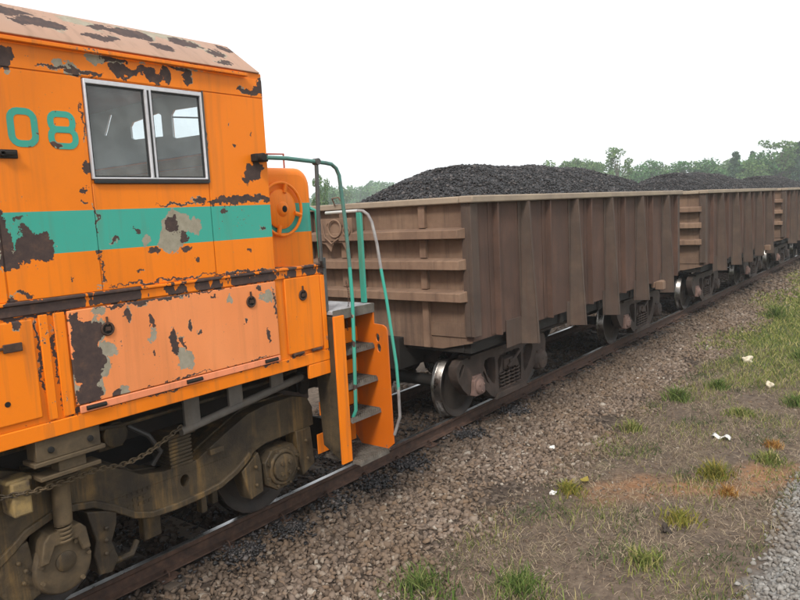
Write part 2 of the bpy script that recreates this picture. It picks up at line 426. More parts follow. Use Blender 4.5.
MT['leaf'] = grass_mat('tree_leaves', LEAF_STOPS, 0.2)
MT['leaf_light'] = grass_mat('pale_green_leaves', [(0, (0.060, 0.12, 0.045)), (0.5, (0.12, 0.21, 0.075)), (1, (0.19, 0.26, 0.11))], 0.25)
MT['leaf_dark'] = grass_mat('dark_conifer_leaves', [(0, (0.026, 0.060, 0.036)), (0.6, (0.055, 0.110, 0.064)), (1, (0.085, 0.14, 0.075))], 0.15)
MT['bark'] = steel('tree_bark', [(0.3, (0.07, 0.055, 0.045)), (0.7, (0.15, 0.125, 0.105))], 3, 0.9)
MT['pale_rock'] = flat('pale_debris', (0.62, 0.54, 0.40), 0.8, var=0.35, scale=18)
MT['paper'] = flat('white_scrap', (0.72, 0.70, 0.66), 0.7, var=0.25, scale=14)
MT['sleeper'] = steel_random('oily_timber_sleeper', [(0.3, (0.022, 0.017, 0.014)), (0.55, (0.060, 0.045, 0.034)), (0.75, (0.12, 0.092, 0.066))], 5, 0.9)


# ------------------------------------------------------------------ mesh builder
class MB:
    def __init__(self):
        self.v, self.f, self.mi = [], [], []

    def add(self, vs_, fs, m=0):
        o = len(self.v)
        self.v += [tuple(map(float, x)) for x in vs_]
        self.f += [tuple(i + o for i in f) for f in fs]
        self.mi += [m] * len(fs)
        return self

    def hexa(self, p, m=0):
        return self.add(p, [(0, 3, 2, 1), (4, 5, 6, 7), (0, 1, 5, 4), (1, 2, 6, 5), (2, 3, 7, 6), (3, 0, 4, 7)], m)

    def box(self, x0, x1, y0, y1, z0, z1, m=0):
        x0, x1 = sorted((x0, x1)); y0, y1 = sorted((y0, y1)); z0, z1 = sorted((z0, z1))
        return self.hexa([(x0, y0, z0), (x1, y0, z0), (x1, y1, z0), (x0, y1, z0), (x0, y0, z1), (x1, y0, z1), (x1, y1, z1), (x0, y1, z1)], m)

    def prism(self, poly, axis, lo, hi, holes=(), m=0):
        loops = [list(poly)] + [list(h) for h in holes]
        def mk(a, b, t):
            return {'y': (a, t, b), 'x': (t, a, b), 'z': (a, b, t)}[axis]
        flatp = [p for l in loops for p in l]
        tris = tessellate_polygon([[Vector((a, b, 0)) for a, b in l] for l in loops])
        n = len(flatp)
        vs_ = [mk(a, b, lo) for a, b in flatp] + [mk(a, b, hi) for a, b in flatp]
        fs = []
        for t in tris:
            fs.append(tuple(t)); fs.append(tuple(i + n for i in reversed(t)))
        k = 0
        for l in loops:
            L = len(l)
            for i in range(L):
                a, b = k + i, k + (i + 1) % L
                fs.append((a, b, b + n, a + n))
            k += L
        return self.add(vs_, fs, m)

    def tube(self, pts, r, n=10, closed=False, m=0):
        pts = [Vector(p) for p in pts]
        rs = r if isinstance(r, (list, tuple)) else [r] * len(pts)
        N_ = len(pts)
        vs_, fs = [], []
        up = None
        for i, p in enumerate(pts):
            if closed:
                d = (pts[(i + 1) % N_] - pts[i - 1]).normalized()
            else:
                d = (pts[min(i + 1, N_ - 1)] - pts[max(i - 1, 0)]).normalized()
            if up is None:
                up = Vector((0, 0, 1)) if abs(d.z) < 0.9 else Vector((1, 0, 0))
            s = d.cross(up).normalized()
            up = s.cross(d).normalized()
            for k in range(n):
                a = 2 * math.pi * k / n
                vs_.append(p + (s * math.cos(a) + up * math.sin(a)) * rs[i])
        rng_ = N_ if closed else N_ - 1
        for i in range(rng_):
            j = (i + 1) % N_
            for k in range(n):
                fs.append((i * n + k, i * n + (k + 1) % n, j * n + (k + 1) % n, j * n + k))
        if not closed:
            fs.append(tuple(range(n - 1, -1, -1)))
            fs.append(tuple((N_ - 1) * n + k for k in range(n)))
        return self.add(vs_, fs, m)

    def cyl(self, a, b, r, n=20, m=0):
        return self.tube([a, b], r, n, m=m)

    def lathe(self, prof, cx, cz, n=32, m=0, ms=None):
        """prof: (y, r) pairs turned round the y axis through (cx, cz)"""
        vs_, fs, mis = [], [], []
        for (y, r) in prof:
            for k in range(n):
                a = 2 * math.pi * k / n
                vs_.append((cx + r * math.cos(a), y, cz + r * math.sin(a)))
        for i in range(len(prof) - 1):
            for k in range(n):
                fs.append((i * n + k, i * n + (k + 1) % n, (i + 1) * n + (k + 1) % n, (i + 1) * n + k))
                mis.append(ms[i] if ms else m)
        fs.append(tuple(range(n))); mis.append(ms[0] if ms else m)
        fs.append(tuple((len(prof) - 1) * n + k for k in range(n - 1, -1, -1))); mis.append(ms[-1] if ms else m)
        o = len(self.mi)
        self.add(vs_, fs, 0)
        self.mi[o:] = mis
        return self

    def torus(self, c, Rr, r, axis='y', n=24, k=8, m=0, a0=0, a1=360):
        c = Vector(c)
        pts = []
        full = abs(a1 - a0) >= 360
        for i in range(n if full else n + 1):
            a = R(a0 + (a1 - a0) * i / n)
            u, v = Rr * math.cos(a), Rr * math.sin(a)
            pts.append(c + Vector({'y': (u, 0, v), 'x': (0, u, v), 'z': (u, v, 0)}[axis]))
        return self.tube(pts, r, k, closed=full, m=m)

    def build(self, name, mats, parent=None, bevel=0, seg=2, base=None, smooth=True):
        me = bpy.data.meshes.new(name)
        b = Vector(base) if base is not None else (Vector(BASE.get(parent.name, (0, 0, 0))) if parent else Vector((0, 0, 0)))
        me.from_pydata([(x - b.x, y - b.y, z - b.z) for x, y, z in self.v], [], self.f)
        if not isinstance(mats, (list, tuple)):
            mats = [mats]
        for mm in mats:
            me.materials.append(mm)
        me.polygons.foreach_set('material_index', self.mi)
        import bmesh
        bm = bmesh.new(); bm.from_mesh(me)
        bmesh.ops.recalc_face_normals(bm, faces=bm.faces)
        bm.to_mesh(me); bm.free()
        if smooth:
            me.polygons.foreach_set('use_smooth', [True] * len(me.polygons))
            me.set_sharp_from_angle(angle=R(38))
        o = bpy.data.objects.new(name, me)
        col.objects.link(o)
        if parent:
            o.parent = parent
            BASE[o.name] = tuple(b)
        else:
            o.location = b
        if bevel:
            md = o.modifiers.new('bevel', 'BEVEL')
            md.width = bevel; md.segments = seg; md.limit_method = 'ANGLE'; md.angle_limit = R(40)
        return o


BASE = {}


def tag(o, label=None, cat=None, group=None, kind=None):
    for k, v in (('label', label), ('category', cat), ('group', group), ('kind', kind)):
        if v:
            o[k] = v
    return o


def thing(name, loc, label, cat, group=None):
    o = bpy.data.objects.new(name, None)
    o.empty_display_size = 0.3
    col.objects.link(o)
    o.location = loc
    BASE[o.name] = tuple(loc)
    return tag(o, label, cat, group)


def np_mesh(name, verts, faces, mats, loc=(0, 0, 0), parent=None, smooth=False):
    """verts (N,3), faces (F,k) constant size"""
    me = bpy.data.meshes.new(name)
    k = faces.shape[1]
    me.vertices.add(len(verts)); me.vertices.foreach_set('co', np.ascontiguousarray(verts, dtype=np.float32).ravel())
    me.loops.add(faces.size); me.loops.foreach_set('vertex_index', np.ascontiguousarray(faces, dtype=np.int32).ravel())
    me.polygons.add(len(faces)); me.polygons.foreach_set('loop_start', np.arange(0, faces.size, k, dtype=np.int32))
    if smooth:
        me.polygons.foreach_set('use_smooth', np.ones(len(faces), dtype=bool))
    me.update(calc_edges=True)
    me.materials.append(mats)
    o = bpy.data.objects.new(name, me)
    col.objects.link(o)
    o.location = loc
    if parent:
        o.parent = parent
    return o


# ------------------------------------------------------------------ ground
_gr = np.random.default_rng(3)
_waves = [(_gr.uniform(0.4, 3.2), _gr.uniform(0, 6.28), _gr.uniform(0, 6.28), _gr.uniform(0.3, 1)) for _ in range(14)]


def bumps(x, y):
    s = 0
    for k, a, p, w in _waves:
        s = s + w / k * np.sin(k * (x * np.cos(a) + y * np.sin(a)) + p)
    return s * 0.011


def gz(x, y):
    x = np.asarray(x, float); y = np.asarray(y, float)
    ay = np.abs(y)
    prof = np.interp(ay, [0, 0.85, 1.15, 1.7, 2.3, 2.9], [-0.205, -0.205, -0.235, -0.33, -0.425, -0.45])
    bed = np.where(x < 60, np.interp(-y, [4.65, 4.95, 5.5, 7.9, 8.6, 9.0], [0, 0.05, 0.20, 0.20, 0.02, 0]), 0)
    return prof + bed + bumps(x, y) * np.interp(ay, [0.9, 1.6], [0.25, 1.0])


def ground_mat():
    N = NT('track_side_ground')
    P = N.obj()
    s = N.sep(P)
    x, y = s[0], s[1]
    wob = N.math('SUBTRACT', N.noise(P, 1.1, 4, 0.6), 0.5)
    yw = N.math('ADD', y, N.math('MULTIPLY', wob, 0.9))
    n = N.noise(P, 9, 6, 0.7)
    n2 = N.noise(P, 2.2, 4, 0.6)
    dirt = N.ramp(n, [(0.25, (0.060, 0.043, 0.033)), (0.5, (0.125, 0.092, 0.068)), (0.75, (0.205, 0.155, 0.112))])
    dirt = N.mix(N.mr(n2, 0.5, 0.68, 0, 0.6), dirt, (0.10, 0.078, 0.062))
    dirt = N.mix(N.mr(N.noise(P, 4.3, 5, 0.7), 0.55, 0.70, 0, 0.65), dirt, (0.045, 0.033, 0.028))
    dirt = N.mix(N.mr(N.noise(P, 3.1, 5, 0.7), 0.60, 0.72, 0, 0.5), dirt, (0.10, 0.115, 0.05))
    # reddish laterite strip crossing the verge
    xo = N.math('ADD', N.math('ADD', x, N.math('MULTIPLY', y, 0.78)), 2.28)
    xo = N.math('ABSOLUTE', N.math('ADD', xo, N.math('MULTIPLY', wob, 1.7)))
    lat = N.math('MULTIPLY', N.mr(xo, 0.08, 0.75, 0.9, 0, True), N.mr(N.noise(P, 2.6, 5, 0.7), 0.34, 0.58, 0.15, 1))
    lat = N.math('MULTIPLY', lat, N.mr(yw, -2.75, -3.1, 0, 1))
    dirt = N.mix(lat, dirt, N.ramp(n, [(0.3, (0.20, 0.095, 0.045)), (0.7, (0.36, 0.19, 0.095))]))
    # soil under the grass, ahead and far away
    gm = N.math('MAXIMUM', N.math('MULTIPLY', N.mr(N.math('ADD', x, N.math('MULTIPLY', wob, 3)), 5.5, 8.5, 0, 0.75), N.mr(yw, -1.7, -2.3, 0, 1)),
                N.mr(N.math('ABSOLUTE', yw), 9, 13, 0, 1))
    gcol = N.ramp(n, [(0.3, (0.045, 0.065, 0.025)), (0.6, (0.10, 0.125, 0.045)), (0.8, (0.16, 0.16, 0.07))])
    c = N.mix(gm, dirt, gcol)
    # crushed fines under the ballast
    fines = N.ramp(N.vor(P, 24, out='Color'), [(0.1, (0.030, 0.022, 0.017)), (0.5, (0.075, 0.055, 0.042)), (0.9, (0.15, 0.115, 0.09))])
    bm = N.mr(N.math('ABSOLUTE', yw), 2.25, 2.75, 1, 0)
    c = N.mix(bm, c, fines)
    stain = N.mr(N.math('ABSOLUTE', yw), 0.9, 1.6, 0.85, 0)
    c = N.mix(stain, c, (0.026, 0.019, 0.015))
    gb = N.math('MULTIPLY', N.mr(yw, -4.8, -5.05, 0, 1), N.mr(y, -8.6, -8.2, 0, 1))
    c = N.mix(gb, c, N.ramp(N.vor(P, 22, out='Color'), [(0.1, (0.12, 0.115, 0.11)), (0.9, (0.34, 0.33, 0.31))]))
    h = N.math('ADD', N.noise(P, 14, 6, 0.75), N.math('MULTIPLY', N.vor(P, 24), 0.5))
    N.bsdf(c, 0.95, 0, N.bump(h, 0.9, 0.02), 0.15)
    return N.m


xs = np.unique(np.concatenate([np.linspace(-900, -16, 24), np.arange(-16, 26, 0.11), np.arange(26, 70, 0.5), np.linspace(70, 900, 34)]))
ys = np.unique(np.concatenate([np.linspace(-900, -10, 22), np.arange(-10, 4, 0.09), np.linspace(4, 20, 20), np.linspace(20, 900, 30)]))
XX, YY = np.meshgrid(xs, ys, indexing='ij')
ZZ = gz(XX, YY)
nx, ny = len(xs), len(ys)
idx = np.arange(nx * ny).reshape(nx, ny)
faces = np.stack([idx[:-1, :-1], idx[1:, :-1], idx[1:, 1:], idx[:-1, 1:]], -1).reshape(-1, 4)
ground = np_mesh('ground', np.stack([XX, YY, ZZ], -1).reshape(-1, 3), faces, ground_mat(), smooth=True)
tag(ground, 'brown earth verge with patchy grass beside the railway track', kind='structure')

# ------------------------------------------------------------------ stones
_ico_v, _ico_f = None, None


def ico():
    t = (1 + 5 ** 0.5) / 2
    v = np.array([(-1, t, 0), (1, t, 0), (-1, -t, 0), (1, -t, 0), (0, -1, t), (0, 1, t), (0, -1, -t), (0, 1, -t), (t, 0, -1), (t, 0, 1), (-t, 0, -1), (-t, 0, 1)], float)
    v /= np.linalg.norm(v[0])
    f = np.array([(0, 11, 5), (0, 5, 1), (0, 1, 7), (0, 7, 10), (0, 10, 11), (1, 5, 9), (5, 11, 4), (11, 10, 2), (10, 7, 6), (7, 1, 8), (3, 9, 4), (3, 4, 2), (3, 2, 6), (3, 6, 8), (3, 8, 9), (4, 9, 5), (2, 4, 11), (6, 2, 10), (8, 6, 7), (9, 8, 1)])
    return v, f


ICO_V, ICO_F = ico()


def rot_mats(n, g):
    q = g.normal(size=(n, 4)); q /= np.linalg.norm(q, axis=1)[:, None]
    w, x, y, z = q.T
    return np.stack([1 - 2 * (y * y + z * z), 2 * (x * y - z * w), 2 * (x * z + y * w), 2 * (x * y + z * w), 1 - 2 * (x * x + z * z), 2 * (y * z - x * w), 2 * (x * z - y * w), 2 * (y * z + x * w), 1 - 2 * (x * x + y * y)], -1).reshape(n, 3, 3)


def stone_verts(n, size, g):
    """n jagged stones, centred on the origin: (n,12,3)"""
    v = np.sign(ICO_V)[None] * np.abs(ICO_V)[None] ** g.uniform(0.45, 1.0, (n, 1, 1)) * g.uniform(0.62, 1.25, (n, 12, 1))
    v *= np.stack([g.uniform(0.8, 1.5, n), g.uniform(0.65, 1.05, n), g.uniform(0.38, 0.8, n)], -1)[:, None, :]
    v = np.einsum('nij,nkj->nki', rot_mats(n, g), v)
    v[:, :, 2] *= 0.82
    return v * np.asarray(size)[:, None, None]


def scatter_stones(name, x, y, z, size, mat, g, loc=(0, 0, 0), parent=None):
    n = len(x)
    v = stone_verts(n, size, g) + np.stack([x, y, z], -1)[:, None, :]
    f = ICO_F[None] + (np.arange(n) * 12)[:, None, None]
    return np_mesh(name, v.reshape(-1, 3), f.reshape(-1, 3), mat, loc, parent)


g = np.random.default_rng(11)


def field(n, x0, x1, y0, y1, pw=1.0):
    u = g.uniform(0, 1, n) ** pw
    return x0 + (x1 - x0) * u, g.uniform(y0, y1, n)


bx, by, bs = [], [], []
for n, x0, x1, y0, y1, s0, s1 in [(27000, -4.8, 7, -2.75, -0.83, 0.013, 0.032), (8500, 7, 16, -2.6, -0.83, 0.018, 0.036), (3200, 16, 34, -2.5, -0.83, 0.03, 0.055),
                                  (3600, -6.5, 8, -0.68, 0.68, 0.02, 0.04), (1500, 8, 24, -0.68, 0.68, 0.03, 0.05), (2500, -6.5, 24, 0.83, 2.6, 0.025, 0.05), (2800, -7.5, -4.8, -2.75, -0.83, 0.018, 0.036)]:
    x, y = field(n, x0, x1, y0, y1)
    keep = np.abs(y) < 2.35 + 0.3 * np.sin(x * 1.7) + 0.25 * np.sin(x * 4.1 + 1) + g.uniform(-0.35, 0.25, n)
    bx.append(x[keep]); by.append(y[keep]); bs.append(g.uniform(s0, s1, keep.sum()) * g.choice([0.65, 0.9, 1.15, 1.15, 1.5], keep.sum()))
bx, by, bs = map(np.concatenate, (bx, by, bs))
# leave the sleeper tops clear
ph = (bx + 2.2) % 0.65
clear = (ph < 0.12) | (ph > 0.53)
drop = clear & (np.abs(by) < 1.12) & (g.uniform(0, 1, len(bx)) < 0.25)
bx, by, bs = bx[~drop], by[~drop], bs[~drop]
o = scatter_stones('ballast', bx, by, gz(bx, by) + bs * 0.35, bs, MT['ballast'], g)
tag(o, 'brown crushed stone ballast along the near rail', kind='stuff')

# pale grey crushed stone of the neighbouring bed (bottom right)
x, y = field(9000, -3.4, 2.6, -6.3, -4.72)
k = y < -4.80 + 0.10 * np.sin(x * 2.1) + g.uniform(-0.2, 0.12, len(x))
x, y = x[k], y[k]
s = g.uniform(0.014, 0.034, len(x))
tag(scatter_stones('crushed_stone', x, y, gz(x, y) + s * 0.35, s, MT['grey_stone'], g), 'pale grey crushed stone bed at the right edge', kind='stuff')

# dark ore spilled between and beside the rails
x = np.concatenate([g.uniform(-6, 14, 5200), g.uniform(-5, 14, 350), g.normal(0, 0.05, 1700) + g.choice([-3.5, -2.9, -2.2, -1.55, -0.9, 0.4, 1.7], 1700) + g.normal(0, 0.11, 1700)])
y = np.concatenate([g.uniform(-0.66, 0.66, 5200), -0.84 - np.abs(g.normal(0, 0.12, 350)), -1.0 + g.normal(0, 0.11, 1700)])
k = ~((np.abs(y) > 0.67) & (np.abs(y) < 0.83))
x, y = x[k], y[k]
s = g.uniform(0.010, 0.026, len(x))
tag(scatter_stones('spilled_ore', x, y, gz(x, y) + s * 0.6 + np.where(np.abs(y) > 0.8, 0.030, 0.012), s, MT['ore'], g), 'black ore lumps spilled between the rails', kind='stuff')

# ------------------------------------------------------------------ track
track = thing('railway_track', (0, 0, -0.2), None, None)
tag(track, 'rusty railway track with polished rail heads under the train', kind='structure')
RP = [(-0.036, 0), (0.036, 0), (0.036, -0.036), (0.010, -0.050), (0.010, -0.135), (0.068, -0.152), (0.068, -0.165), (-0.068, -0.165), (-0.068, -0.152), (-0.010, -0.135), (-0.010, -0.050), (-0.036, -0.036)]
for sgn in (-1, 1):
    m = MB()
    xsr = [-16, 200]
    poly = [(sgn * 0.7535 + a, b) for a, b in RP]
    m.prism(poly, 'x', -16, 220)
    rl = m.build('rail', MT['rail_side'], track, bevel=0.006)
    h = MB(); h.box(-16, 220, sgn * 0.7535 - 0.026, sgn * 0.7535 + 0.026, 0.0015, 0.004)
    h.build('rail_head', MT['rail_top'], rl)
sl = MB(); sl.box(-0.115, 0.115, -1.02, 1.02, -0.34, -0.186)
s0 = sl.build('sleeper', MT['sleeper'], track, bevel=0.012, base=(0, 0, -0.2))
cl = MB()
for sgn in (-1, 1):
    for d in (-1, 1):
        yy = sgn * 0.7535 + d * 0.10
        cl.box(-0.09, 0.09, yy - 0.07, yy + 0.07, -0.178, -0.166)
        cl.torus((0, yy - d * 0.01, -0.15), 0.035, 0.009, 'x', 12, 6)
c0 = cl.build('rail_clip', MT['rail_side'], track, base=(0, 0, -0.2))
k = 0
for i in range(-16, 62):
    xx = -2.2 + 0.65 * i
    for src in (s0, c0):
        o = src if k < 2 else src.copy()
        if k >= 2:
            col.objects.link(o); o.parent = track
        o.location = (xx + (random.uniform(-0.02, 0.02)), 0, random.uniform(-0.006, 0.004) if src is s0 else 0)
        k += 1


# ------------------------------------------------------------------ wagon
def circ(cx, cz, rx, rz=None, n=14, rot=0):
    rz = rz or rx
    out = []
    for k in range(n):
        a = 2 * math.pi * k / n
        u, v = rx * math.cos(a), rz * math.sin(a)
        out.append((cx + u * math.cos(rot) - v * math.sin(rot), cz + u * math.sin(rot) + v * math.cos(rot)))
    return out


SF_R = [(0.0, 0.17), (0.42, 0.17), (0.56, 0.24), (0.80, 0.44), (0.83, 0.62), (1.03, 0.62), (1.05, 0.40), (1.11, 0.38), (1.15, 0.60), (1.16, 0.76), (1.09, 0.85), (0.9, 0.87), (0.0, 0.89)]
SF_L = [(-0.9, 0.885), (-1.15, 0.885), (-1.30, 0.87), (-1.385, 0.81), (-1.405, 0.72), (-1.36, 0.60), (-1.25, 0.47), (-1.14, 0.38), (-1.06, 0.40), (-1.03, 0.62), (-0.83, 0.62), (-0.80, 0.44), (-0.56, 0.24), (-0.42, 0.17)]
SF = SF_R + SF_L
WHEEL_PROF = [(-0.835, 0.10), (-0.835, 0.13), (-0.79, 0.20), (-0.775, 0.36), (-0.815, 0.40), (-0.822, 0.452), (-0.815, 0.458), (-0.722, 0.464), (-0.712, 0.470), (-0.700, 0.492), (-0.690, 0.492), (-0.683, 0.475), (-0.683, 0.40), (-0.72, 0.36), (-0.70, 0.20), (-0.665, 0.13), (-0.665, 0.09)]
WHEEL_MS = [0, 0, 0, 0, 0, 1, 1, 1, 1, 1, 1, 1, 0, 0, 0, 0]


def make_bogie(w, xc):
    b = MB()
    b.box(xc - 0.17, xc + 0.17, -0.95, 0.95, 0.50, 0.76)          # bolster
    b.box(xc - 0.22, xc + 0.22, -0.3, 0.3, 0.72, 0.90)
    b.box(xc - 0.19, xc + 0.19, -1.12, -0.96, 0.53, 0.68)
    b.box(xc - 0.19, xc + 0.19, 0.96, 1.12, 0.53, 0.68)
    bo = b.build('bogie', MT['bogie'], w, bevel=0.015)
    for sy in (-1, 1):
        m = MB()
        oval = circ(-1.275, 0.735, 0.040, 0.098, 12, rot=-0.6)
        tri = lambda s_: [(s_ * a, b_) for a, b_ in [(0.42, 0.76), (0.58, 0.785), (0.69, 0.765), (0.715, 0.70), (0.65, 0.56), (0.52, 0.42), (0.44, 0.38), (0.41, 0.46)]]
        slot = lambda s_: [(s_ * a, b_) for a, b_ in [(0.60, 0.42), (0.66, 0.46), (0.75, 0.60), (0.73, 0.63), (0.69, 0.58)]]
        win = [(-0.33, 0.275), (0.33, 0.275), (0.34, 0.70), (0.27, 0.765), (-0.27, 0.765), (-0.34, 0.70)]
        hl = [win, oval, tri(1), tri(-1), slot(-1)]
        poly = [(xc + a, b_) for a, b_ in SF]
        m.prism(poly, 'y', sy * 0.97, sy * 1.10, [[(xc + a, b_) for a, b_ in h] for h in hl])
        # flanges standing proud along the top chord and the foot
        m.prism([(xc + a, b_) for a, b_ in [(-1.12, 0.868), (0.9, 0.853), (0.88, 0.895), (-1.10, 0.908)]], 'y', sy * 0.94, sy * 1.135)
        m.prism([(xc + a, b_) for a, b_ in [(-0.46, 0.16), (0.46, 0.16), (0.38, 0.235), (-0.38, 0.235)]], 'y', sy * 0.94, sy * 1.135)
        m.build('side_frame', MT['bogie'], bo, bevel=0.014)
        m = MB()
        for dx in (-0.22, -0.075, 0.07, 0.215):
            for yy in (0.99, 1.08):
                pts = []
                for t in range(0, 57):
                    a = t / 56 * 2 * math.pi * 5.5
                    pts.append((xc + dx + 0.056 * math.cos(a), sy * yy + 0.040 * math.sin(a), 0.245 + 0.28 * t / 56))
                m.tube(pts, 0.013, 5)
        m.build('spring_nest', MT['bogie'], bo)
        m = MB()                                                    # friction wedges and brake lever behind the window
        m.prism([(xc - 0.30, 0.50), (xc - 0.19, 0.50), (xc - 0.19, 0.72)], 'y', sy * 0.99, sy * 1.09)
        m.prism([(xc + 0.30, 0.50), (xc + 0.19, 0.50), (xc + 0.19, 0.72)], 'y', sy * 0.99, sy * 1.09)
        m.tube([(xc - 0.12, sy * 1.13, 0.56), (xc + 0.26, sy * 1.13, 0.74)], 0.024, 8)
        m.box(xc - 0.06, xc + 0.06, sy * 1.10, sy * 1.14, 0.56, 0.66)
        m.build('brake_lever', MT['bogie'], bo)
    for dx in (-0.93, 0.93):
        m = MB(); m.cyl((xc + dx, -1.0, 0.462), (xc + dx, 1.0, 0.462), 0.085, 16)
        m.build('axle', MT['black'], bo)
        for sy in (-1, 1):
            m = MB(); m.lathe([(sy * abs(y), r) for y, r in WHEEL_PROF], xc + dx, 0.466, 48, ms=WHEEL_MS)
            m.build('wheel', [MT['wheel'], MT['tread']], bo)
            m = MB(); kr = 1.0 if dx < 0 else 1.35
            m.lathe([(sy * 0.92, 0.12 * kr), (sy * 1.10, 0.125 * kr), (sy * 1.12, 0.112 * kr), (sy * 1.17, 0.10 * kr), (sy * 1.19, 0.06 * kr)], xc + dx, 0.462, 24)
            for a in (30, 150, 270):
                cx_, cz_ = xc + dx + 0.06 * math.cos(R(a)), 0.462 + 0.06 * math.sin(R(a))
                m.cyl((cx_, sy * 1.17, cz_), (cx_, sy * 1.20, cz_), 0.016, 6)
            m.build('bearing_cap', MT['pink'] if (dx < 0) else MT['bogie'], bo, bevel=0.006)
            m = MB(); m.box(xc + dx - 0.10, xc + dx + 0.10, sy * 0.96, sy * 1.13, 0.555, 0.615)
            m.prism([(xc + dx - 0.15, 0.36), (xc + dx - 0.12, 0.56), (xc + dx - 0.05, 0.60), (xc + dx + 0.05, 0.60), (xc + dx + 0.12, 0.56), (xc + dx + 0.15, 0.36), (xc + dx + 0.10, 0.34), (xc + dx - 0.10, 0.34)], 'y', sy * 1.0, sy * 1.15)
            m.build('bearing_adapter', MT['pink'] if (dx < 0) else MT['bogie'], bo, bevel=0.01)
            m = MB()                                                # brake shoe and head against the tread
            sd_ = -1 if dx > 0 else 1
            pts = [(xc + dx + sd_ * 0.485 * math.cos(R(a)), sy * 0.76, 0.466 + 0.485 * math.sin(R(a))) for a in (-28, -14, 0, 14, 28)]
            m.tube(pts, 0.035, 8)
            m.build('brake_shoe', MT['black'], bo)
    return bo


L = 8.5
GAP = 2.06


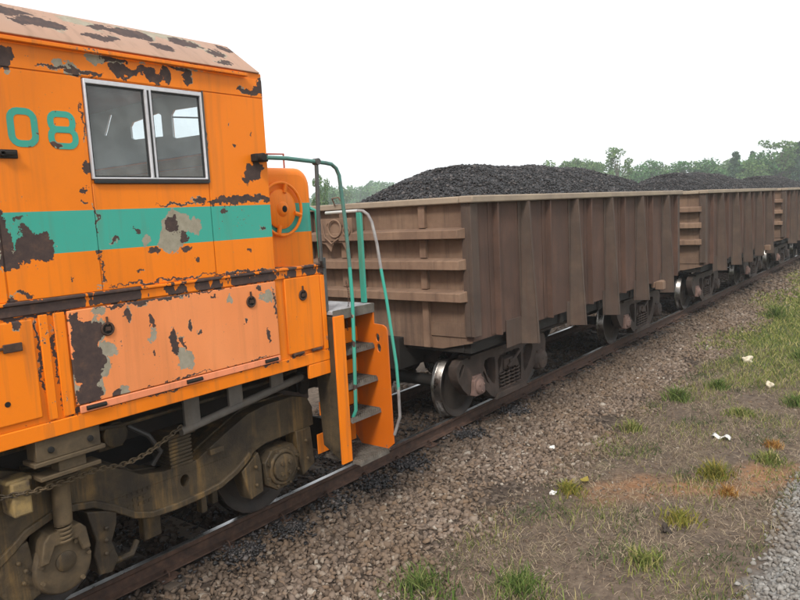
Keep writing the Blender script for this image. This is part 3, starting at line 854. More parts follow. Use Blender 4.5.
def make_wagon():
    w = thing('ore_wagon', (0, 0, 0), None, 'rail wagon', 'loaded ore wagons')
    WO = 1.385
    for s_ in (-1, 1):
        m = MB()
        m.box(0.06, L - 0.06, s_ * (WO - 0.02), s_ * WO, 1.17, 2.92)
        m.box(0.06, L - 0.06, s_ * (WO - 0.10), s_ * (WO - 0.02), 1.17, 1.25)
        m.build('side_wall', MT['side'], w)
        for e in (0, 1):
            x0, x1 = (0.0, 0.17) if e == 0 else (L - 0.17, L)
            m = MB(); m.box(x0, x1, s_ * (WO + 0.002), s_ * 1.44, 1.24, 2.91)
            m.box(x0, x0 + 0.05 if e == 0 else x1, s_ * 1.30, s_ * (WO + 0.002), 1.24, 2.91) if e == 0 else m.box(x1 - 0.05, x1, s_ * 1.30, s_ * (WO + 0.002), 1.24, 2.91)
            m.build('corner_post', MT['pillar'], w, bevel=0.006)
        # wide tapered pillars hanging below the side sheet
        for i, xp in enumerate((1.38, 3.00, 4.43, 5.96, 7.50)):
            zb = [0.93, 0.93, 0.88, 0.94, 0.90][i]
            tab = [0.42, 0.12, 0.10, 0.10, 0.12][i]
            po, pb = 1.50, 1.60
            m = MB()
            m.hexa([(xp - 0.09, s_ * WO, zb), (xp - 0.076, s_ * WO, zb), (xp + 0.014, s_ * pb, zb), (xp, s_ * pb, zb),
                    (xp, s_ * WO, 2.905), (xp + 0.014, s_ * WO, 2.905), (xp + 0.014, s_ * po, 2.905), (xp, s_ * po, 2.905)])
            # narrow flange on the outer edge
            m.hexa([(xp, s_ * pb, zb), (xp + 0.05, s_ * pb, zb), (xp + 0.05, s_ * (pb + 0.013), zb), (xp, s_ * (pb + 0.013), zb),
                    (xp, s_ * po, 2.905), (xp + 0.05, s_ * po, 2.905), (xp + 0.05, s_ * (po + 0.013), 2.905), (xp, s_ * (po + 0.013), 2.905)])
            # backing strip against the sheet, continuing below it
            m.box(xp - 0.09 - tab, xp - 0.09, s_ * (WO + 0.002), s_ * (WO + 0.014), zb + 0.01, 1.32)
            m.box(xp - 0.09, xp - 0.003, s_ * (WO + 0.002), s_ * (WO + 0.014), 1.32, 2.905)
            m.build('side_pillar', MT['pillar'], w, bevel=0.004)
        for xp in (0.60, 2.12, 3.62, 5.12, 6.62, 8.22):
            m = MB()
            m.hexa([(xp, s_ * WO, 1.172), (xp + 0.05, s_ * WO, 1.172), (xp + 0.045, s_ * 1.475, 1.172), (xp + 0.008, s_ * 1.475, 1.172),
                    (xp, s_ * WO, 2.905), (xp + 0.05, s_ * WO, 2.905), (xp + 0.045, s_ * 1.475, 2.905), (xp + 0.008, s_ * 1.475, 2.905)])
            m.box(xp - 0.11, xp + 0.13, s_ * (WO + 0.002), s_ * (WO + 0.010), 1.19, 2.905)
            m.build('side_stiffener', MT['side'], w, bevel=0.006)
        m = MB(); m.box(6.72, 6.90, s_ * 1.48, s_ * 1.63, 1.05, 1.21)
        m.box(6.72, 7.35, s_ * 1.40, s_ * 1.47, 1.08, 1.18)
        m.build('side_bracket', MT['end'], w, bevel=0.008)
        m = MB(); m.box(-0.045, L + 0.045, s_ * 1.30, s_ * 1.505, 2.912, 3.0)
        m.build('top_rail', MT['rim'], w, bevel=0.016)
    for e in (0, 1):
        fx = (lambda x: x) if e == 0 else (lambda x: L - x)
        m = MB(); m.box(fx(-0.045), fx(0.10), -1.297, 1.297, 2.912, 2.998)
        m.build('top_rail', MT['rim'], w, bevel=0.016)
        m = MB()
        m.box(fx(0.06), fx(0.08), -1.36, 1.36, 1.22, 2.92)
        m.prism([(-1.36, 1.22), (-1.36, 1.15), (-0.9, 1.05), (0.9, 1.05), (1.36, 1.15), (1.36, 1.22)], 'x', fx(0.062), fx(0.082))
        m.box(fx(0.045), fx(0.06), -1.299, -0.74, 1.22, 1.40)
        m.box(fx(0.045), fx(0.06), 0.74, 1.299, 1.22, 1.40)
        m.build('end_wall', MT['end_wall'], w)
        for (z0, z1) in ((2.475, 2.62), (2.085, 2.235), (1.68, 1.83)):
            m = MB()
            a = [(fx(0.06), -1.37, z0), (fx(0.06), 1.37, z0), (fx(0.06), 1.37, z1), (fx(0.06), -1.37, z1)]
            b = [(fx(-0.12), -1.31, z0 + 0.008), (fx(-0.12), 1.31, z0 + 0.008), (fx(-0.12), 1.31, z1 - 0.03), (fx(-0.12), -1.31, z1 - 0.03)]
            m.hexa(a + b)
            m.build('end_rib', MT['end'], w, bevel=0.008)
        for yy, wd in ((-0.69, 0.05), (0.69, 0.05), (0.36, 0.03)):
            for (z0, z1) in ((2.622, 2.91), (2.237, 2.473), (1.832, 2.083), (1.06, 1.678)):
                m = MB(); m.hexa([(fx(0.0), yy - wd, z0), (fx(0.058), yy - wd, z0), (fx(0.058), yy + wd, z0), (fx(0.0), yy + wd, z0),
                                  (fx(0.0), yy - wd, z1), (fx(0.058), yy - wd, z1), (fx(0.058), yy + wd, z1), (fx(0.0), yy + wd, z1)])
                m.build('end_stiffener', MT['end'], w, bevel=0.006)
        # headstock, draft gear, coupler
        m = MB(); m.box(fx(0.1), fx(0.32), -1.2, 1.2, 1.0, 1.16)
        m.box(fx(-0.05), fx(0.5), -0.26, 0.26, 0.72, 1.16)
        m.build('headstock', MT['black'], w, bevel=0.01)
        m = MB()
        m.box(fx(-0.55), fx(0.1), -0.09, 0.09, 0.86, 1.0)
        m.prism([(fx(-0.5), -0.16), (fx(-0.62), -0.20), (fx(-0.92), -0.17), (fx(-1.0), -0.06), (fx(-0.9), 0.02), (fx(-0.78), 0.0), (fx(-0.74), 0.12), (fx(-0.94), 0.17), (fx(-0.9), 0.24), (fx(-0.62), 0.20), (fx(-0.5), 0.16)], 'z', 0.80, 1.06)
        m.build('coupler', MT['bogie'], w, bevel=0.015)
        m = MB()
        for yy in (0.42, 0.55):
            pts = [(fx(0.05 - 0.42 * math.sin(R(a))), yy, 0.93 - 0.38 * (1 - math.cos(R(a))) * 0.9) for a in range(0, 181, 15)]
            m.tube(pts, 0.022, 8)
        m.build('air_hose', MT['hose'], w)
    # uncoupling gear plate and hand brake chain on the leading end
    m = MB()
    m.prism([(0.42, 2.80), (1.02, 2.80), (1.02, 2.46), (0.94, 2.44), (0.84, 2.33), (0.78, 2.46), (0.62, 2.46), (0.55, 2.34), (0.48, 2.48), (0.42, 2.50)], 'x', -0.10, -0.085, [circ(0.62, 2.70, 0.035, n=10), circ(0.86, 2.70, 0.035, n=10)])
    m.torus((-0.13, 0.72, 2.66), 0.12, 0.014, 'x', 20, 6)
    m.torus((-0.13, 0.50, 2.62), 0.06, 0.012, 'x', 14, 6)
    m.tube([(-0.14, 0.95, 2.74), (-0.15, 0.9, 2.55), (-0.14, 0.78, 2.45), (-0.13, 0.66, 2.52)], 0.014, 6)
    m.tube([(-0.06, 0.75, 2.98), (-0.12, 0.74, 3.08), (-0.12, 0.62, 3.09), (-0.06, 0.58, 2.98)], 0.012, 6)
    m.build('brake_gear_plate', MT['end'], w, bevel=0.003)
    m = MB(); m.box(0.12, L - 0.12, -1.30, 1.30, 1.0, 1.22)  # floor made extra deep to block daylight showing through under the wagon
    m.build('floor', MT['black'], w)
    m = MB(); m.box(0.5, L - 0.5, -0.22, 0.22, 0.80, 1.168)
    for xx in (2.7, 4.25, 5.8):
        m.box(xx - 0.06, xx + 0.06, -1.35, 1.35, 1.0, 1.168)
    m.build('centre_sill', MT['black'], w, bevel=0.01)
    m = MB(); m.cyl((3.1, 0.62, 0.72), (4.3, 0.62, 0.72), 0.2, 18); m.box(3.3, 3.4, 0.5, 0.75, 0.8, 1.0); m.box(4.0, 4.1, 0.5, 0.75, 0.8, 1.0)
    m.build('air_tank', MT['bogie'], w, bevel=0.01)
    m = MB(); m.tube([(1.5, -0.45, 0.62), (3.4, -0.5, 0.66), (5.6, -0.5, 0.66), (7.0, -0.45, 0.62)], 0.03, 8)
    m.tube([(2.9, -0.5, 0.45), (3.4, -0.5, 0.66)], 0.025, 8)
    m.build('brake_rod', MT['bogie'], w)
    make_bogie(w, 1.46)
    make_bogie(w, L - 1.46)
    return w


def copy_tree(o, parent=None):
    c = o.copy()
    col.objects.link(c)
    if parent:
        c.parent = parent
    for ch in list(o.children):
        copy_tree(ch, c)
    return c


wagon = make_wagon()
wl_ = ['brown open ore wagon coupled right behind the orange locomotive',
       'middle brown ore wagon, second behind the orange locomotive',
       'farthest brown ore wagon, cut off by the right edge']
for i in range(3):
    o = wagon if i == 0 else copy_tree(wagon)
    o.location = (i * (L + GAP), 0, 0)
    o['label'] = wl_[i]


# ore heaps
def heap_height(x, y, sd):
    gx = np.interp(x, [0.05, 0.73, 1.5, 1.9, 3.2, 5.65, 7.5, 8.1, 8.45], [0.10, 0.44, 0.65, 0.69, 0.72, 0.74, 0.64, 0.42, 0.12])
    t = np.clip(1 - np.abs(y) / 1.42, 0, 1)
    cr = 1 - (1 - t) ** 1.7
    q = 2.80 + gx * cr
    q = q + 0.02 * np.sin(x * 3.1 + sd) * np.cos(y * 4 + sd) + 0.014 * np.sin(x * 7.3 + 2 * sd + y * 5)
    return q


def make_heap(sd):
    gg = np.random.default_rng(sd)
    hx, hy = np.linspace(0.09, L - 0.09, 90), np.linspace(-1.355, 1.355, 34)
    A, B = np.meshgrid(hx, hy, indexing='ij')
    Zh = heap_height(A, B, sd)
    V1 = np.stack([A, B, Zh], -1).reshape(-1, 3)
    ii = np.arange(90 * 34).reshape(90, 34)
    F1 = np.stack([ii[:-1, :-1], ii[1:, :-1], ii[1:, 1:], ii[:-1, 1:]], -1).reshape(-1, 4)
    F1 = np.concatenate([F1[:, [0, 1, 2]], F1[:, [0, 2, 3]]])
    n = 28000
    x = gg.uniform(0.12, L - 0.12, n); y = gg.uniform(-1.33, 1.33, n)
    s = gg.uniform(0.009, 0.025, n) * gg.choice([0.8, 1, 1, 1.3], n)
    V2 = stone_verts(n, s, gg) + np.stack([x, y, heap_height(x, y, sd) + s * 0.3], -1)[:, None, :]
    F2 = ICO_F[None] + (np.arange(n) * 12)[:, None, None] + len(V1)
    return np_mesh('ore_heap', np.concatenate([V1, V2.reshape(-1, 3)]), np.concatenate([F1, F2.reshape(-1, 3)]), MT['ore'])


hl_ = ['long heap of black ore lumps filling the nearest wagon', 'dark ore heap in the middle wagon', 'small visible top of the ore heap in the farthest wagon']
h0 = make_heap(4)
for i in range(3):
    o = h0 if i == 0 else h0.copy()
    if i:
        col.objects.link(o)
    o.location = (i * (L + GAP), 0, 0.0)
    tag(o, hl_[i], 'ore heap', 'heaps of ore in the wagons')

# ------------------------------------------------------------------ locomotive
LB = (-5, 0, 0)
loco = thing('locomotive', LB, 'orange diesel locomotive with teal band, peeling paint and number 08', 'locomotive')
YF = -1.45
XB = -8.2


def rect(x0, x1, z0, z1):
    return [(x0, z0), (x1, z0), (x1, z1), (x0, z1)]


def part(mb, name, mat, bevel=0.0, parent=None, **k):
    return mb.build(name, mat, parent or loco, bevel=bevel, **k)


# cab shell
m = MB(); m.prism(rect(XB, -3.22, 2.40, 4.05), 'y', YF, YF + 0.045, [rect(-4.80, -3.845, 3.165, 3.845)])
side = part(m, 'cab_side', MT['cab'])
m = MB(); m.box(XB, -3.265, 1.405, 1.45, 2.40, 3.16); m.box(XB, -3.265, 1.405, 1.45, 3.9, 4.05)
m.box(XB, -6.2, 1.405, 1.45, 3.16, 3.9); m.box(-4.9, -4.5, 1.405, 1.45, 3.16, 3.9); m.box(-3.7, -3.265, 1.405, 1.45, 3.16, 3.9)
part(m, 'cab_side', MT['orange'])
m = MB()
m.prism(rect(-1.40, 1.40, 2.40, 4.05), 'x', -3.262, -3.235, [
    rect(-0.92, -0.20, 3.57, 3.93), rect(-0.12, 0.52, 3.62, 3.94), rect(0.72, 1.02, 3.75, 4.02)])
part(m, 'cab_front_wall', MT['orange'])
m = MB()
m.prism(rect(-1.395, 1.395, 3.47, 4.04), 'x', -3.285, -3.266, [
    [(-0.86, 3.63), (-0.86, 3.84), (-0.80, 3.88), (-0.29, 3.90), (-0.24, 3.86), (-0.24, 3.66), (-0.28, 3.64)],
    [(-0.08, 3.68), (-0.08, 3.88), (-0.03, 3.905), (0.41, 3.87), (0.46, 3.83), (0.46, 3.72), (0.42, 3.70)],
    [(0.92, 3.79), (0.96, 3.80), (0.82, 3.995), (0.78, 3.985)]])
m.box(XB + 0.1, -3.29, 1.36, 1.40, 3.92, 4.04)
m.box(-4.9, -4.5, 1.36, 1.40, 3.2, 3.92); m.box(-3.7, -3.29, 1.36, 1.40, 3.2, 3.92)
m.box(XB, XB + 0.04, -1.4, 1.4, 2.42, 3.2)  # back wall left open higher up to let light into the cab
part(m, 'cab_lining', MT['interior'])
m = MB()
for i in range(10):
    z0 = 2.46 + i * 0.1
    m.box(-3.295, -3.268, -1.39, 1.39, z0, z0 + 0.088)
part(m, 'reflection_slats', MT['wood'], 0.006)  # added slats imitate a striped brown reflection in the window panes
m = MB(); m.tube([(-3.278, -0.84, 3.76), (-3.278, -0.25, 3.84)], 0.008, 6); m.tube([(-3.278, -0.70, 3.88), (-3.278, -0.78, 3.64)], 0.008, 6)
part(m, 'window_bar', MT['black'])
m = MB(); m.box(XB, -3.27, -1.40, 1.40, 2.36, 2.42)
part(m, 'cab_floor', MT['black'])

# roof
prof = [(-1.475, 4.052), (-1.08, 4.335), (-0.97, 4.375), (-0.6, 4.42), (0, 4.45), (0.6, 4.42), (0.97, 4.375), (1.08, 4.335), (1.475, 4.052), (1.40, 4.04), (-1.40, 4.04)]
m = MB(); m.prism(prof, 'x', XB, -3.235)
part(m, 'roof', MT['roof'], 0.012)
m = MB(); m.box(XB, -3.40, -1.500, -1.458, 4.004, 4.016); m.box(XB, -3.40, -1.504, -1.494, 4.006, 4.030)
part(m, 'gutter', MT['seam'], 0.003)
m = MB(); m.box(XB, -3.222, YF - 0.008, YF - 0.001, 3.852, 3.998)
part(m, 'letter_board', MT['cab'], 0.003)
# vertical joints in the cab plating
for (x0, x1, z0, z1) in ((XB, -5.428, 2.41, 3.845), (-5.418, -4.806, 2.41, 3.845), (-4.800, -3.845, 2.41, 3.14), (-3.838, -3.223, 2.41, 3.845)):
    m = MB(); m.box(x0, x1, YF - 0.007, YF - 0.001, z0, z1)
    part(m, 'side_panel', MT['cab'], 0.004)

# window
wf = MB()
y0, y1 = YF - 0.018, YF + 0.03
wf.prism(rect(-4.795, -3.85, 3.172, 3.838), 'y', y0, y1, [rect(-4.780, -4.345, 3.185, 3.808), rect(-4.290, -3.866, 3.185, 3.808)])
win = part(wf, 'window', MT['alu'], 0.004)
m = MB(); m.box(-4.326, -4.312, y0 - 0.004, y0 - 0.001, 3.187, 3.806)
m.build('mullion_gap', MT['rubber'], win)
for (x0, x1) in ((-4.780, -4.345), (-4.290, -3.866)):
    m = MB(); m.prism(rect(x0 + 0.001, x1 - 0.001, 3.186, 3.807), 'y', YF - 0.004, YF + 0.012, [rect(x0 + 0.012, x1 - 0.012, 3.196, 3.796)])
    m.build('window_seal', MT['rubber'], win)
    m = MB(); m.box(x0 + 0.012, x1 - 0.012, YF + 0.002, YF + 0.006, 3.196, 3.796)
    m.build('pane', MT['glass'], win)
m = MB(); m.box(-4.79, -3.85, YF - 0.028, YF - 0.008, 3.142, 3.168)
m.build('sill', MT['rubber'], win, bevel=0.004)
m = MB(); m.box(-3.846, -3.836, YF - 0.02, YF - 0.008, 3.15, 3.85)
m.build('window_guide', MT['dark_rail'], win)

# number 08
def ribbon(pts, w, y0_, y1_, mb):
    n = len(pts)
    P2 = [Vector(p) for p in pts]
    inn, out = [], []
    for i in range(n):
        d1 = (P2[i] - P2[i - 1]).normalized(); d2 = (P2[(i + 1) % n] - P2[i]).normalized()
        nn = (Vector((-d1.y, d1.x)) + Vector((-d2.y, d2.x)))
        nn = nn / max(0.5, nn.length_squared / 2)
        inn.append(P2[i] + nn * w / 2); out.append(P2[i] - nn * w / 2)
    mb.prism([(p.x, p.y) for p in out], 'y', y0_, y1_, [[(p.x, p.y) for p in inn]])


def rrect(x0, x1, z0, z1, r, n=4):
    o = []
    for cx_, cz_, a0 in ((x1 - r, z1 - r, 0), (x0 + r, z1 - r, 90), (x0 + r, z0 + r, 180), (x1 - r, z0 + r, 270)):
        for k in range(n + 1):
            a = R(a0 + 90 * k / n)
            o.append((cx_ + r * math.cos(a), cz_ + r * math.sin(a)))
    return o


m = MB(); ribbon(rrect(-5.29, -5.145, 3.39, 3.59, 0.05), 0.042, YF - 0.0095, YF - 0.0075, m)
part(m, 'digit', MT['teal'], base=(-5, 0, 0))
m = MB()
ribbon(rrect(-5.04, -4.895, 3.49, 3.59, 0.04), 0.040, YF - 0.0095, YF - 0.0075, m)
ribbon(rrect(-5.045, -4.885, 3.385, 3.492, 0.045), 0.040, YF - 0.0105, YF - 0.0085, m)
part(m, 'digit', MT['teal'], base=(-5, 0, 0))
# door handle at the left edge
m = MB(); m.box(-5.40, -5.27, YF - 0.02, YF - 0.007, 3.295, 3.35); m.cyl((-5.37, YF - 0.05, 3.325), (-5.37, YF - 0.01, 3.325), 0.02, 10); m.box(-5.385, -5.285, YF - 0.05, YF - 0.032, 3.312, 3.338)
part(m, 'door_handle', MT['black'], 0.006)

# ledge below the cab, lower boxes, sill
m = MB(); m.box(XB, -2.62, YF - 0.030, YF + 0.05, 2.385, 2.408)
part(m, 'ledge', MT['ledge'], 0.006)
m = MB(); m.box(XB, -2.62, YF - 0.012, YF - 0.001, 2.315, 2.383)
part(m, 'ledge', MT['ledge'], 0.005)
m = MB(); m.box(XB, -2.64, YF + 0.004, YF + 0.5, 1.60, 2.384)
part(m, 'lower_body', MT['sill'])
m = MB(); m.box(XB, -2.62, YF - 0.014, YF + 0.06, 1.492, 1.598)
m.box(-2.90, -2.62, YF - 0.012, YF + 0.02, 1.36, 1.490)
part(m, 'sill_beam', MT['sill'], 0.006)
m = MB(); m.box(-5.075, -3.245, YF - 0.022, YF + 0.003, 1.662, 2.305)
pl = part(m, 'battery_door', MT['salmon'], 0.006)
pl['label'] = 'faded salmon battery box door with bare brown corner'
m = MB(); m.box(-5.06, -3.25, YF - 0.028, YF - 0.012, 1.604, 1.656)
m.build('hinge_strip', MT['salmon_hinge'], pl, bevel=0.005)
for hx_ in (-4.95, -4.15, -3.36):
    m = MB(); m.tube([(hx_ - 0.07, YF - 0.033, 1.632), (hx_ + 0.07, YF - 0.033, 1.632)], 0.016, 8)
    m.build('hinge', MT['black'], pl)


def latch(px, pz, par, yy):
    m_ = MB(); m_.torus((px, yy - 0.004, pz), 0.042, 0.008, 'y', 20, 6)
    m_.lathe([(yy - 0.004, 0.036), (yy - 0.001, 0.038)], px, pz, 20, m=1)
    m_.box(px - 0.006, px + 0.006, yy - 0.012, yy - 0.002, pz + 0.03, pz + 0.085)
    m_.box(px - 0.018, px + 0.018, yy - 0.016, yy - 0.003, pz - 0.012, pz + 0.014)
    return m_.build('latch', [MT['rail_side'], MT['dark']], par)


latch(-4.81, 2.145, pl, YF - 0.024)
latch(-3.53, 2.165, pl, YF - 0.024)
m = MB(); m.box(-3.135, -2.70, YF - 0.020, YF + 0.003, 1.635, 2.310)
p2 = part(m, 'access_door', MT['orange'], 0.006)
latch(-2.93, 2.145, p2, YF - 0.022)
for hx_ in (-3.03, -2.80):
    m = MB(); m.tube([(hx_ - 0.06, YF - 0.028, 1.625), (hx_ + 0.06, YF - 0.028, 1.625)], 0.014, 8)
    m.build('hinge', MT['rail_side'], p2)
m = MB(); m.box(-6.6, -5.30, YF - 0.020, YF + 0.003, 1.640, 2.290)
p3 = part(m, 'access_door', MT['sill'], 0.012)
m = MB(); m.box(-5.50, -5.385, YF - 0.034, YF - 0.021, 2.10, 2.155)
m.box(-5.62, -5.44, YF - 0.030, YF - 0.021, 2.12, 2.14)
m.build('latch', MT['rail_side'], p3, bevel=0.006)
m = MB(); m.lathe([(YF - 0.023, 0.018), (YF - 0.0205, 0.018)], -5.51, 1.78, 12)
m.build('keyhole', MT['dark'], p3)
m = MB(); m.box(-5.262, -5.205, YF - 0.016, YF + 0.003, 1.61, 2.305)
part(m, 'seam_strip', MT['seam'], 0.005)
m = MB(); m.box(-5.165, -5.09, YF - 0.014, YF + 0.003, 1.61, 2.305)
part(m, 'seam_strip', MT['seam'], 0.005)
m = MB(); m.box(-2.690, -2.63, YF - 0.016, YF + 0.003, 1.60, 2.30)
part(m, 'seam_strip', MT['seam'], 0.005)
# bent dark lip at the front edge of the small box
m = MB(); m.box(-2.638, -2.60, YF - 0.02, YF + 0.05, 1.95, 2.46)
part(m, 'edge_lip', MT['dark_rail'], 0.006)

# short hood
m = MB()
rr_ = 0.16
top = [(-3.22, 1.95), (-3.22, 3.33)] + [(-2.23 - rr_ + rr_ * math.sin(R(a)), 3.33 - rr_ + rr_ * math.cos(R(a))) for a in range(0, 91, 15)] + [(-2.23, 1.95)]
m.prism(top, 'y', -0.97, 0.97)
part(m, 'short_hood', MT['nose'], 0.075, seg=5)
m = MB(); m.tube([(-2.62, -0.6, 3.32), (-2.60, -0.6, 3.49), (-2.23, -0.6, 3.50), (-2.23, -0.6, 3.14)], 0.011, 6)
part(m, 'grab_iron', MT['red_iron'])
hw = MB()
HX, HZ, HY = -2.675, 2.93, -1.005
hw.torus((HX, HY, HZ), 0.252, 0.015, 'y', 40, 8)
wheel = part(hw, 'hand_brake_wheel', MT['orange'])
m = MB(); m.lathe([(HY + 0.04, 0.185), (HY + 0.01, 0.190), (HY - 0.002, 0.175), (HY - 0.010, 0.075), (HY - 0.03, 0.06), (HY - 0.038, 0.035)], HX, HZ, 28)
m.build('hub', MT['orange'], wheel)
m = MB(); m.lathe([(HY - 0.041, 0.028), (HY - 0.037, 0.034)], HX, HZ, 14)
m.build('hub_nut', MT['dark'], wheel)
for a in (75, 165, 255, 345):
    m = MB(); m.tube([(HX + 0.16 * math.cos(R(a)), HY, HZ + 0.16 * math.sin(R(a))), (HX + 0.25 * math.cos(R(a)), HY, HZ + 0.25 * math.sin(R(a)))], 0.022, 8)
    m.build('spoke', MT['orange'], wheel)

# end platform, steps
XL, XR = -2.62, -2.02
m = MB(); m.box(XL, XR, -1.52, 1.52, 1.915, 1.952)
part(m, 'platform', MT['plate'], 0.006)
m = MB(); m.box(XL + 0.01, XR + 0.0, -1.527, -1.521, 1.86, 1.955); m.box(XR - 0.01, XR + 0.012, -1.527, 1.52, 1.86, 1.953)
part(m, 'platform_lip', MT['grating'], 0.003)
m = MB(); m.box(XL, -2.48, -1.545, -1.522, 0.46, 1.90)
part(m, 'stringer', MT['orange'], 0.004)
m = MB()
m.hexa([(XL, -1.52, 0.50), (XL + 0.016, -1.52, 0.50), (XL + 0.016, -1.30, 0.62), (XL, -1.30, 0.62), (XL, -1.52, 1.90), (XL + 0.016, -1.52, 1.90), (XL + 0.016, -1.24, 1.90), (XL, -1.24, 1.90)])
part(m, 'stringer', MT['truck'], 0.004)
m = MB(); m.prism([(-1.52, 1.91), (-1.05, 1.91), (-1.05, 0.75), (-1.30, 0.42), (-1.56, 0.40), (-1.70, 0.52), (-1.69, 1.68), (-1.675, 1.715), (-1.64, 1.735), (-1.52, 1.745)], 'x', XR - 0.01, XR + 0.008, [circ(-1.565, 1.605, 0.026, 0.045), circ(-1.575, 1.50, 0.028, 0.045)])
part(m, 'stringer', MT['orange_shaded_dirty'], 0.003)
for i, (z, yo, yi) in enumerate(((1.55, -1.52, -1.28), (1.215, -1.54, -1.26), (0.885, -1.56, -1.24), (0.465, -1.64, -1.16))):
    m = MB()
    m.box(-2.478, XR - 0.012, yo, yo + 0.010, z - 0.045, z - 0.022)
    for k in range(14):
        xt = -2.470 + k * 0.0335
        m.prism([(xt, z - 0.022), (xt + 0.026, z - 0.022), (xt + 0.013, z + 0.006)], 'y', yo + 0.001, yo + 0.009)
    m.box(-2.478, XR - 0.012, yi - 0.01, yi, z - 0.045, z)
    nb = 13
    for k in range(nb):
        xx = -2.47 + (XR - 0.02 + 2.47) * k / (nb - 1)
        m.box(xx - 0.004, xx + 0.004, yo + 0.010, yi - 0.010, z - 0.040, z - 0.002)
    ny_ = max(3, int((yi - yo) / 0.055))
    for k in range(1, ny_):
        yy = yo + (yi - yo) * k / ny_
        m.box(-2.478, XR - 0.012, yy - 0.004, yy + 0.004, z - 0.034, z - 0.006)
    st = part(m, 'step', MT['grating'])
    m = MB(); m.box(-2.478, XR - 0.012, yo - 0.004, yo - 0.001, z - 0.052, z - 0.040)
    m.build('step_nosing', MT['grating'], st)
for (z0, z1, yy) in ((1.56, 1.71, -1.30), (1.235, 1.38, -1.28), (0.905, 1.04, -1.26), (0.50, 0.70, -1.20)):
    m = MB(); m.box(-2.60, XR - 0.012, yy, yy + 0.012, z0, z1)
    part(m, 'riser', MT['orange'], 0.003)
m = MB(); m.box(XL + 0.02, XR, -0.95, 0.95, 1.10, 1.913)
part(m, 'end_plate', MT['black'])
m = MB(); m.box(XL - 0.3, XR + 0.25, -0.25, 0.25, 0.75, 1.10)
m.box(-1.75, -1.5, -0.10, 0.10, 0.86, 1.02)
m.prism([(-1.55, -0.16), (-1.42, -0.20), (-1.12, -0.17), (-1.03, -0.05), (-1.1, 0.02), (-1.24, 0.0), (-1.28, 0.12), (-1.08, 0.17), (-1.12, 0.24), (-1.42, 0.20), (-1.55, 0.16)], 'z', 0.81, 1.05)
part(m, 'coupler', MT['bogie'], 0.012)
for yy in (-0.45, -0.60):
    m = MB(); m.tube([(-2.0, yy, 1.05), (-1.85, yy, 1.12), (-1.68, yy, 1.02), (-1.58, yy, 0.75), (-1.45, yy + 0.05, 0.55), (-1.25, yy + 0.12, 0.5), (-1.05, yy + 0.2, 0.62)], 0.024, 8)
    part(m, 'air_hose', MT['hose'])
m = MB(); m.box(-1.98, -1.94, -1.0, 1.0, 0.25, 0.62)
part(m, 'pilot_beam', MT['black'])

# handrails
Yr = -1.56
def smooth_path(pts, k=6):
    P3 = [Vector(p) for p in pts]
    out = []
    for i in range(len(P3) - 1):
        a, b, c, d = P3[max(i - 1, 0)], P3[i], P3[i + 1], P3[min(i + 2, len(P3) - 1)]
        for t in range(k):
            u = t / k
            out.append(0.5 * ((2 * b) + (c - a) * u + (2 * a - 5 * b + 4 * c - d) * u * u + (3 * b - a - 3 * c + d) * u ** 3))
    out.append(P3[-1])
    return out


m = MB(); m.tube([(-3.30, Yr + 0.02, 3.352), (-3.1, Yr, 3.350), (-2.62, Yr, 3.322), (-2.54, Yr, 3.312), (-2.48, Yr, 3.275), (-2.445, Yr, 3.21), (-2.40, Yr, 2.80), (-2.375, Yr, 2.35)], 0.0185, 10)
hr = part(m, 'handrail', MT['teal_worn'])
m = MB(); m.tube([(-2.375, Yr, 2.36), (-2.365, Yr, 2.03), (-2.385, Yr, 1.5), (-2.41, Yr, 0.95), (-2.41, Yr + 0.05, 0.86)], 0.018, 10)
part(m, 'handrail', MT['teal'])
m = MB(); m.box(-3.40, -3.27, -1.53, -1.455, 3.32, 3.385); m.cyl((-3.36, -1.46, 3.352), (-3.36, -1.58, 3.352), 0.035, 10)
m.build('rail_bracket', MT['black'], hr, bevel=0.008)
m = MB(); m.lathe([(Yr - 0.03, 0.03), (Yr + 0.03, 0.03)], -2.735, 3.33, 12); m.tube([(-2.735, Yr, 3.31), (-2.735, Yr + 0.02, 2.80), (-2.715, Yr + 0.04, 2.44), (-2.64, -1.47, 2.38)], 0.0185, 10)
part(m, 'handrail_post', MT['dark_rail'])
X2 = -2.03
m = MB(); m.tube([(X2, -0.96, 2.872), (X2, -1.40, 2.878)], 0.0165, 10)
part(m, 'end_handrail', MT['pale_rail'])
m = MB(); m.tube([(X2, -1.40, 2.878), (X2, -1.47, 2.872), (X2, -1.53, 2.835), (X2, -1.575, 2.76), (X2, -1.625, 2.55), (X2, -1.66, 2.30)], 0.016, 10)
part(m, 'end_handrail', MT['grey_rail'])
m = MB(); m.tube([(X2, -1.658, 2.31), (X2, -1.71, 1.99), (X2, -1.79, 1.35), (X2, -1.80, 1.1)], 0.0158, 10)
part(m, 'end_handrail', MT['teal'])
m = MB(); m.tube([(X2, -1.80, 1.12), (X2, -1.80, 0.82), (X2, -1.72, 0.62)], 0.0155, 10)
part(m, 'end_handrail', MT['grey_rail'])
m = MB(); m.box(X2 - 0.015, X2 + 0.015, -1.445, -1.385, 1.955, 2.862)
part(m, 'rail_post', MT['teal'], 0.004)
m = MB(); m.tube([(-2.23, -0.93, 2.93), (-2.2, -0.99, 2.90), (-2.18, -1.0, 2.0)], 0.02, 8)
part(m, 'rail_post', MT['teal'])
m = MB()
for k in range(22):
    z = 2.20 - k * 0.022
    m.torus((-2.34 + 0.025 * math.sin(k * 0.25), -1.47, z), 0.010, 0.0032, 'x' if k % 2 else 'y', 8, 4)
part(m, 'safety_chain', MT['rail_side'])

